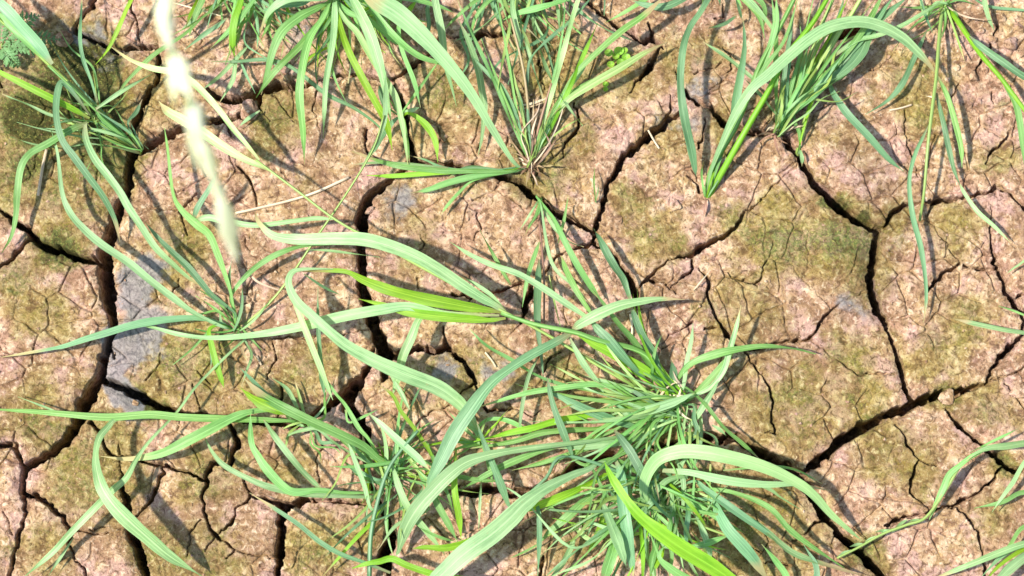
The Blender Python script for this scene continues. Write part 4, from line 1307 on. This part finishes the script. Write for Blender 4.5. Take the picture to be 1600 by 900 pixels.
for s in ((262, -20, 740, 252, 50, 748, 34), (250, 0, 742, 268, 85, 746, 37), (272, 70, 742, 271, 165, 732, 29), (272, 80, 744, 300, 165, 732, 37), (298, 150, 732, 318, 235, 718, 34),
          (300, 185, 728, 306, 262, 710, 26), (312, 215, 722, 342, 300, 700, 31), (335, 280, 702, 352, 330, 690, 26), (344, 305, 698, 371, 415, 666, 40), (255, -60, 725, 262, 10, 740, 31)):
    spikelet(*s, SH.e)

for s in ((268, 60, 742, 284, 150, 730, 9), (288, 160, 733, 300, 240, 715, 10), (300, 235, 716, 316, 268, 708, 12)):
    spikelet(*s, SH.e)

# --- feathery weed in the top left corner
FW = Plant('feathery pale green weed with finely divided leaves in the top left corner', (2, 74), None, 'weed', 'feathery_weed')


def frond(plant, x0, y0, x1, y1, h0, h1, w, seed):
    r = random.Random(seed)
    verts, faces, uvs = [], [], []

    def strip(a, b, wd):
        d = (b - a)
        s = d.cross(Vector((0, 0, 1)))
        if s.length < 1e-7:
            return
        s = s.normalized() * wd
        m = a.lerp(b, .5) + Vector((0, 0, .0008))
        i = len(verts)
        for p, k in ((a, .5), (m, 1.0), (b, .25)):
            verts.extend([tuple(p - s * k), tuple(p + Vector((0, 0, .0003))), tuple(p + s * k)])
            uvs.extend([(0, 0), (0, .5), (0, 1)])
        for q in (0, 3):
            faces.extend([(i + q, i + q + 1, i + q + 4, i + q + 3), (i + q + 1, i + q + 2, i + q + 5, i + q + 4)])
    a, b = P(x0, y0, h0), P(x1, y1, h1)
    prev = a
    n = 11
    pers = (b - a).cross(Vector((0, 0, 1))).normalized()
    for i in range(1, n + 1):
        t = i / n
        c = a.lerp(b, t) + Vector((0, 0, .010 * math.sin(t * 3.1)))
        strip(prev, c, .0005)
        ln = w * PX * math.sin(math.pi * min(.97, t * .85 + .12)) ** .8
        for sd in (-1, 1):
            d = (pers * sd + (b - a).normalized() * r.uniform(.5, .9)).normalized() * ln * r.uniform(.8, 1.1)
            e = c + d + Vector((0, 0, r.uniform(-.003, .003)))
            strip(c, e, .0006)
            for q in range(1, 6):
                c2 = c.lerp(e, q / 6)
                for sd2 in (-1, 1):
                    d2 = (d.normalized() + d.cross(Vector((0, 0, 1))).normalized() * sd2 * .8).normalized() * ln * .34 * (1.1 - q / 7)
                    strip(c2, c2 + d2 + Vector((0, 0, r.uniform(-.0012, .0012))), .00055)
        prev = c
    mesh_obj('leaf', verts, faces, uvs, MAT['f'], plant.e)


frond(FW, 5, 70, 92, 62, 8, 12, 20, 1)
frond(FW, 3, 68, 60, 25, 8, 22, 20, 2)
frond(FW, 2, 75, 28, 105, 6, 6, 18, 3)
frond(FW, 0, 70, 15, 15, 8, 25, 18, 4)
frond(FW, 2, 72, 70, 85, 6, 9, 15, 5)
frond(FW, -5, 72, -20, 110, 6, 8, 18, 6)
FW.stem('s', 4, '2,74 3,70 6,66', 0, 5, 8)


# --- tiny broadleaf seedlings
def round_leaf(plant, cx, cy, h, r, col='c'):
    c = P(cx, cy, h)
    R_ = r * PX
    verts, uvs, faces = [tuple(c)], [(0, .5)], []
    n = 12
    for ring in (.55, 1.0):
        for k in range(n):
            a = 2 * math.pi * k / n
            verts.append((c.x + math.cos(a) * R_ * ring, c.y + math.sin(a) * R_ * .9 * ring, c.z + .0016 * ring * ring * (1 + .4 * math.cos(a * 2))))
            uvs.append((ring * .01, .5 + .4 * math.sin(a)))
    for k in range(n):
        j = (k + 1) % n
        faces.append((0, 1 + k, 1 + j))
        faces.append((1 + k, 1 + n + k, 1 + n + j, 1 + j))
    mesh_obj('leaf', verts, faces, uvs, MAT[col], plant.e)
    return c


M1 = Plant('tiny bright green seedling with round leaves on brown moss, right of the reddish tuft', (965, 92), None, 'seedling', 'seedling')
for (x, y, r) in ((951, 83, 7), (967, 80, 8), (978, 90, 7), (970, 98, 7), (954, 101, 6), (975, 79, 6), (962, 88, 6)):
    c = round_leaf(M1, x, y, 10, r)
    tube('stem', [M1.loc + Vector((0, 0, -.002)), M1.loc.lerp(c, .5) + Vector((0, 0, .002)), c], [.0004] * 3, MAT['c'], M1.e, 5)
M2 = Plant('single pale green seed leaf on the soil below the tiny bright seedling', (946, 134), None, 'seedling', 'seedling')
round_leaf(M2, 946, 132, 4, 5)
round_leaf(M2, 946, 140, 3, 4)
tube('stem', [M2.loc + Vector((0, 0, -.002)), P(946, 136, 2), P(946, 137, 3)], [.0004] * 3, MAT['c'], M2.e, 5)
M3 = Plant('wispy tiny grass seedling on bare soil above the junction of two black cracks', (930, 318), None, 'seedling', 'grass_seedling')
M3.leaf('m', 4, '930,310 928,285 929,262', 5, 12, 15)
M3.leaf('p', 3, '931,312 934,300 936,285', 4, 8, 9)
M4 = Plant('hair thin grass seedling near a fine crack at lower right of the dense clump', (1085, 455), None, 'seedling', 'grass_seedling')
M4.leaf('w', 3, '1085,452 1095,440 1108,425', 3, 6, 6)


# ------------------------------------------------------------------ loose things lying on the soil
def dry(name, label, cat, path, w, h=3, col='w', grp=None):
    pts = [tuple(float(v) for v in tok.split(',')) for tok in path.split()]
    V_ = []
    for p in pts:
        q = P(p[0], p[1], h)
        g = gz(q.x, q.y)
        q.z = (g if g > -.006 else 0) + w * PX * .5 + .0006
        V_.append(q)
    o = tube(name, V_, [w * PX * .5] * len(V_), MAT[col], None, 6)
    o['label'] = label
    o['category'] = cat
    if grp:
        o['group'] = grp
    return o


GD = 'dry straw pieces lying on the soil'
dry('dry_straw', 'pinkish dry straw lying below the leaves at the left edge', 'straw', '72,233 66,262 59,305', 5, grp=GD)
dry('dry_straw', 'long pale dry grass blade lying right of the blurred seed head tip', 'straw', '367,332 400,325 450,313 493,300 545,276', 4.5, grp=GD)
dry('dry_straw', 'short white dry stick under the bottom centre clump', 'straw', '907,798 907,832', 5.5, grp=GD)
dry('dry_straw', 'thin dry straw crossing the black crack at upper right of centre', 'straw', '1013,202 1022,218 1030,232', 3, grp=GD)
dry('dry_straw', 'thin dry straw lying on bare soil in the upper right quarter', 'straw', '1390,172 1410,168 1425,163', 3, grp=GD)
dry('dry_straw', 'pale dry straw standing beside the slender stem among the centre blades', 'straw', '985,490 988,515 986,535', 4, grp=GD)
dry('dry_straw', 'tiny pale straw flake on moss left of the left grass plant', 'straw', '400,555 408,570', 3.5, grp=GD)
dry('dry_straw', 'slim dry straw between two thin cracks at centre', 'straw', '758,550 768,562 775,573', 3, grp=GD)


def clod(x, y, r, label, grp, seed, flat=.6):
    rn = random.Random(seed)
    c = P(x, y, 0)
    g = gz(c.x, c.y)
    g = g if g > -.006 else -.001
    R_ = r * PX
    import bmesh
    bm = bmesh.new()
    bmesh.ops.create_icosphere(bm, subdivisions=3, radius=1)
    a1, a2 = rn.uniform(.8, 1.25), rn.uniform(.8, 1.2)
    cr, sr = math.cos(rn.uniform(0, 3)), math.sin(rn.uniform(0, 3))
    pl = [(Vector((rn.gauss(0, 1), rn.gauss(0, 1), rn.gauss(0, .8))).normalized(), rn.uniform(.55, .85)) for _ in range(9)]
    for v in bm.verts:
        p = v.co.copy()
        for n_, d_ in pl:
            k = p.dot(n_)
            if k > d_:
                p -= n_ * (k - d_)
        p *= 1 + .10 * math.sin(p.x * 7 + seed) * math.sin(p.y * 6 + 2 * seed) * math.cos(p.z * 8)
        v.co = Vector((p.x * a1 * R_, p.y * a2 * R_, p.z * flat * R_))
    me = bpy.data.meshes.new('soil_clod')
    bm.to_mesh(me)
    bm.free()
    me.polygons.foreach_set('use_smooth', [True] * len(me.polygons))
    me.materials.append(CLOD_MAT)
    o = bpy.data.objects.new('soil_clod', me)
    COL.objects.link(o)
    o.location = (c.x, c.y, g + R_ * flat * .35)
    o.rotation_euler = (0, 0, rn.uniform(0, 6.28))
    if label:
        o['label'] = label
        o['category'] = 'soil clod'
        if grp:
            o['group'] = grp
    return o


clod(578, 328, 9, 'tan soil clod wedged in the mouth of the central crack', None, 1)
clod(1480, 621, 13, 'smooth flat soil clod lying at the rim of the long black crack at right', None, 2, .4)
clod(1056, 322, 11, 'pinkish soil clod left of the shoot that leans right', None, 3, .45)
clod(100, 63, 17, 'knobbly brown soil clod beside the feathery weed', None, 4)
clod(1229, 140, 17, 'pointed reddish soil clod between the stems of the upper right clump', None, 5, .9)
clod(388, 172, 16, 'long tan soil slab inside the black crack right of the seed head', None, 6, .6)
clod(212, 630, 7, 'small whitish crumb on the grey silt patch', None, 7)
clod(1018, 188, 9, 'pale soil chip at the bend of the black crack right of the reddish tuft', None, 8, .4)
clod(1107, 163, 5, 'small tan crumb wedged in the mossy crack below the hanging bluish leaf', None, 9)
clod(967, 343, 7, 'pale soil chip right of the wispy seedling', None, 10, .4)
clod(1590, 613, 16, 'pinkish flat clod at the right edge above the lower right plate', None, 12, .4)
GC = 'soil clods in the rubble at the top right'
k = 0
for (x, y, r) in ((1532, 48, 8), (1513, 75, 9), (1500, 62, 7), (1548, 62, 9), (1578, 70, 12), (1590, 45, 9), (1520, 122, 10), (1494, 107, 6), (1560, 95, 8), (1485, 45, 8), (1470, 80, 6), (1505, 92, 6), (1595, 85, 8),
                  (1440, 62, 7), (1540, 110, 6), (1565, 30, 8), (1510, 30, 7), (1530, 160, 6), (1480, 125, 5)):
    k += 1
    clod(x, y, r, 'small angular soil clod in the rubble near the top right corner', GC, 30 + k, .6)

# crumbs: one object of many tiny grains
def crumbs():
    import bmesh
    rn = random.Random(99)
    base = bmesh.new()
    bmesh.ops.create_icosphere(base, subdivisions=1, radius=1)
    bv = [v.co.copy() for v in base.verts]
    bf = [tuple(v.index for v in f.verts) for f in base.faces]
    base.free()
    verts, faces = [], []
    n = 0
    while n < 5200:
        x = rn.uniform(-.47, .47)
        y = rn.uniform(-.27, .31)
        i = min(np.searchsorted(GX, x), len(GX) - 1)
        j = min(np.searchsorted(GY, y), len(GY) - 1)
        if GZ[j, i] < -.006 or rn.random() < GM[j, i] * .5:
            continue
        r = .0004 + .0011 * rn.random() ** 4
        q = len(verts)
        sc = (rn.uniform(.6, 1.4), rn.uniform(.6, 1.4), rn.uniform(.4, .9))
        for v in bv:
            w = rn.uniform(.75, 1.2)
            verts.append((x + v.x * r * sc[0] * w, y + v.y * r * sc[1] * w, GZ[j, i] + r * .3 + v.z * r * sc[2] * w))
        faces.extend(tuple(a + q for a in f) for f in bf)
        n += 1
    o = mesh_obj('soil_crumbs', verts, faces, None, CLOD_MAT, None, False)
    o['kind'] = 'stuff'
    o['label'] = 'tiny loose crumbs of dry soil strewn over the cracked ground'
    o['category'] = 'soil crumbs'


crumbs()
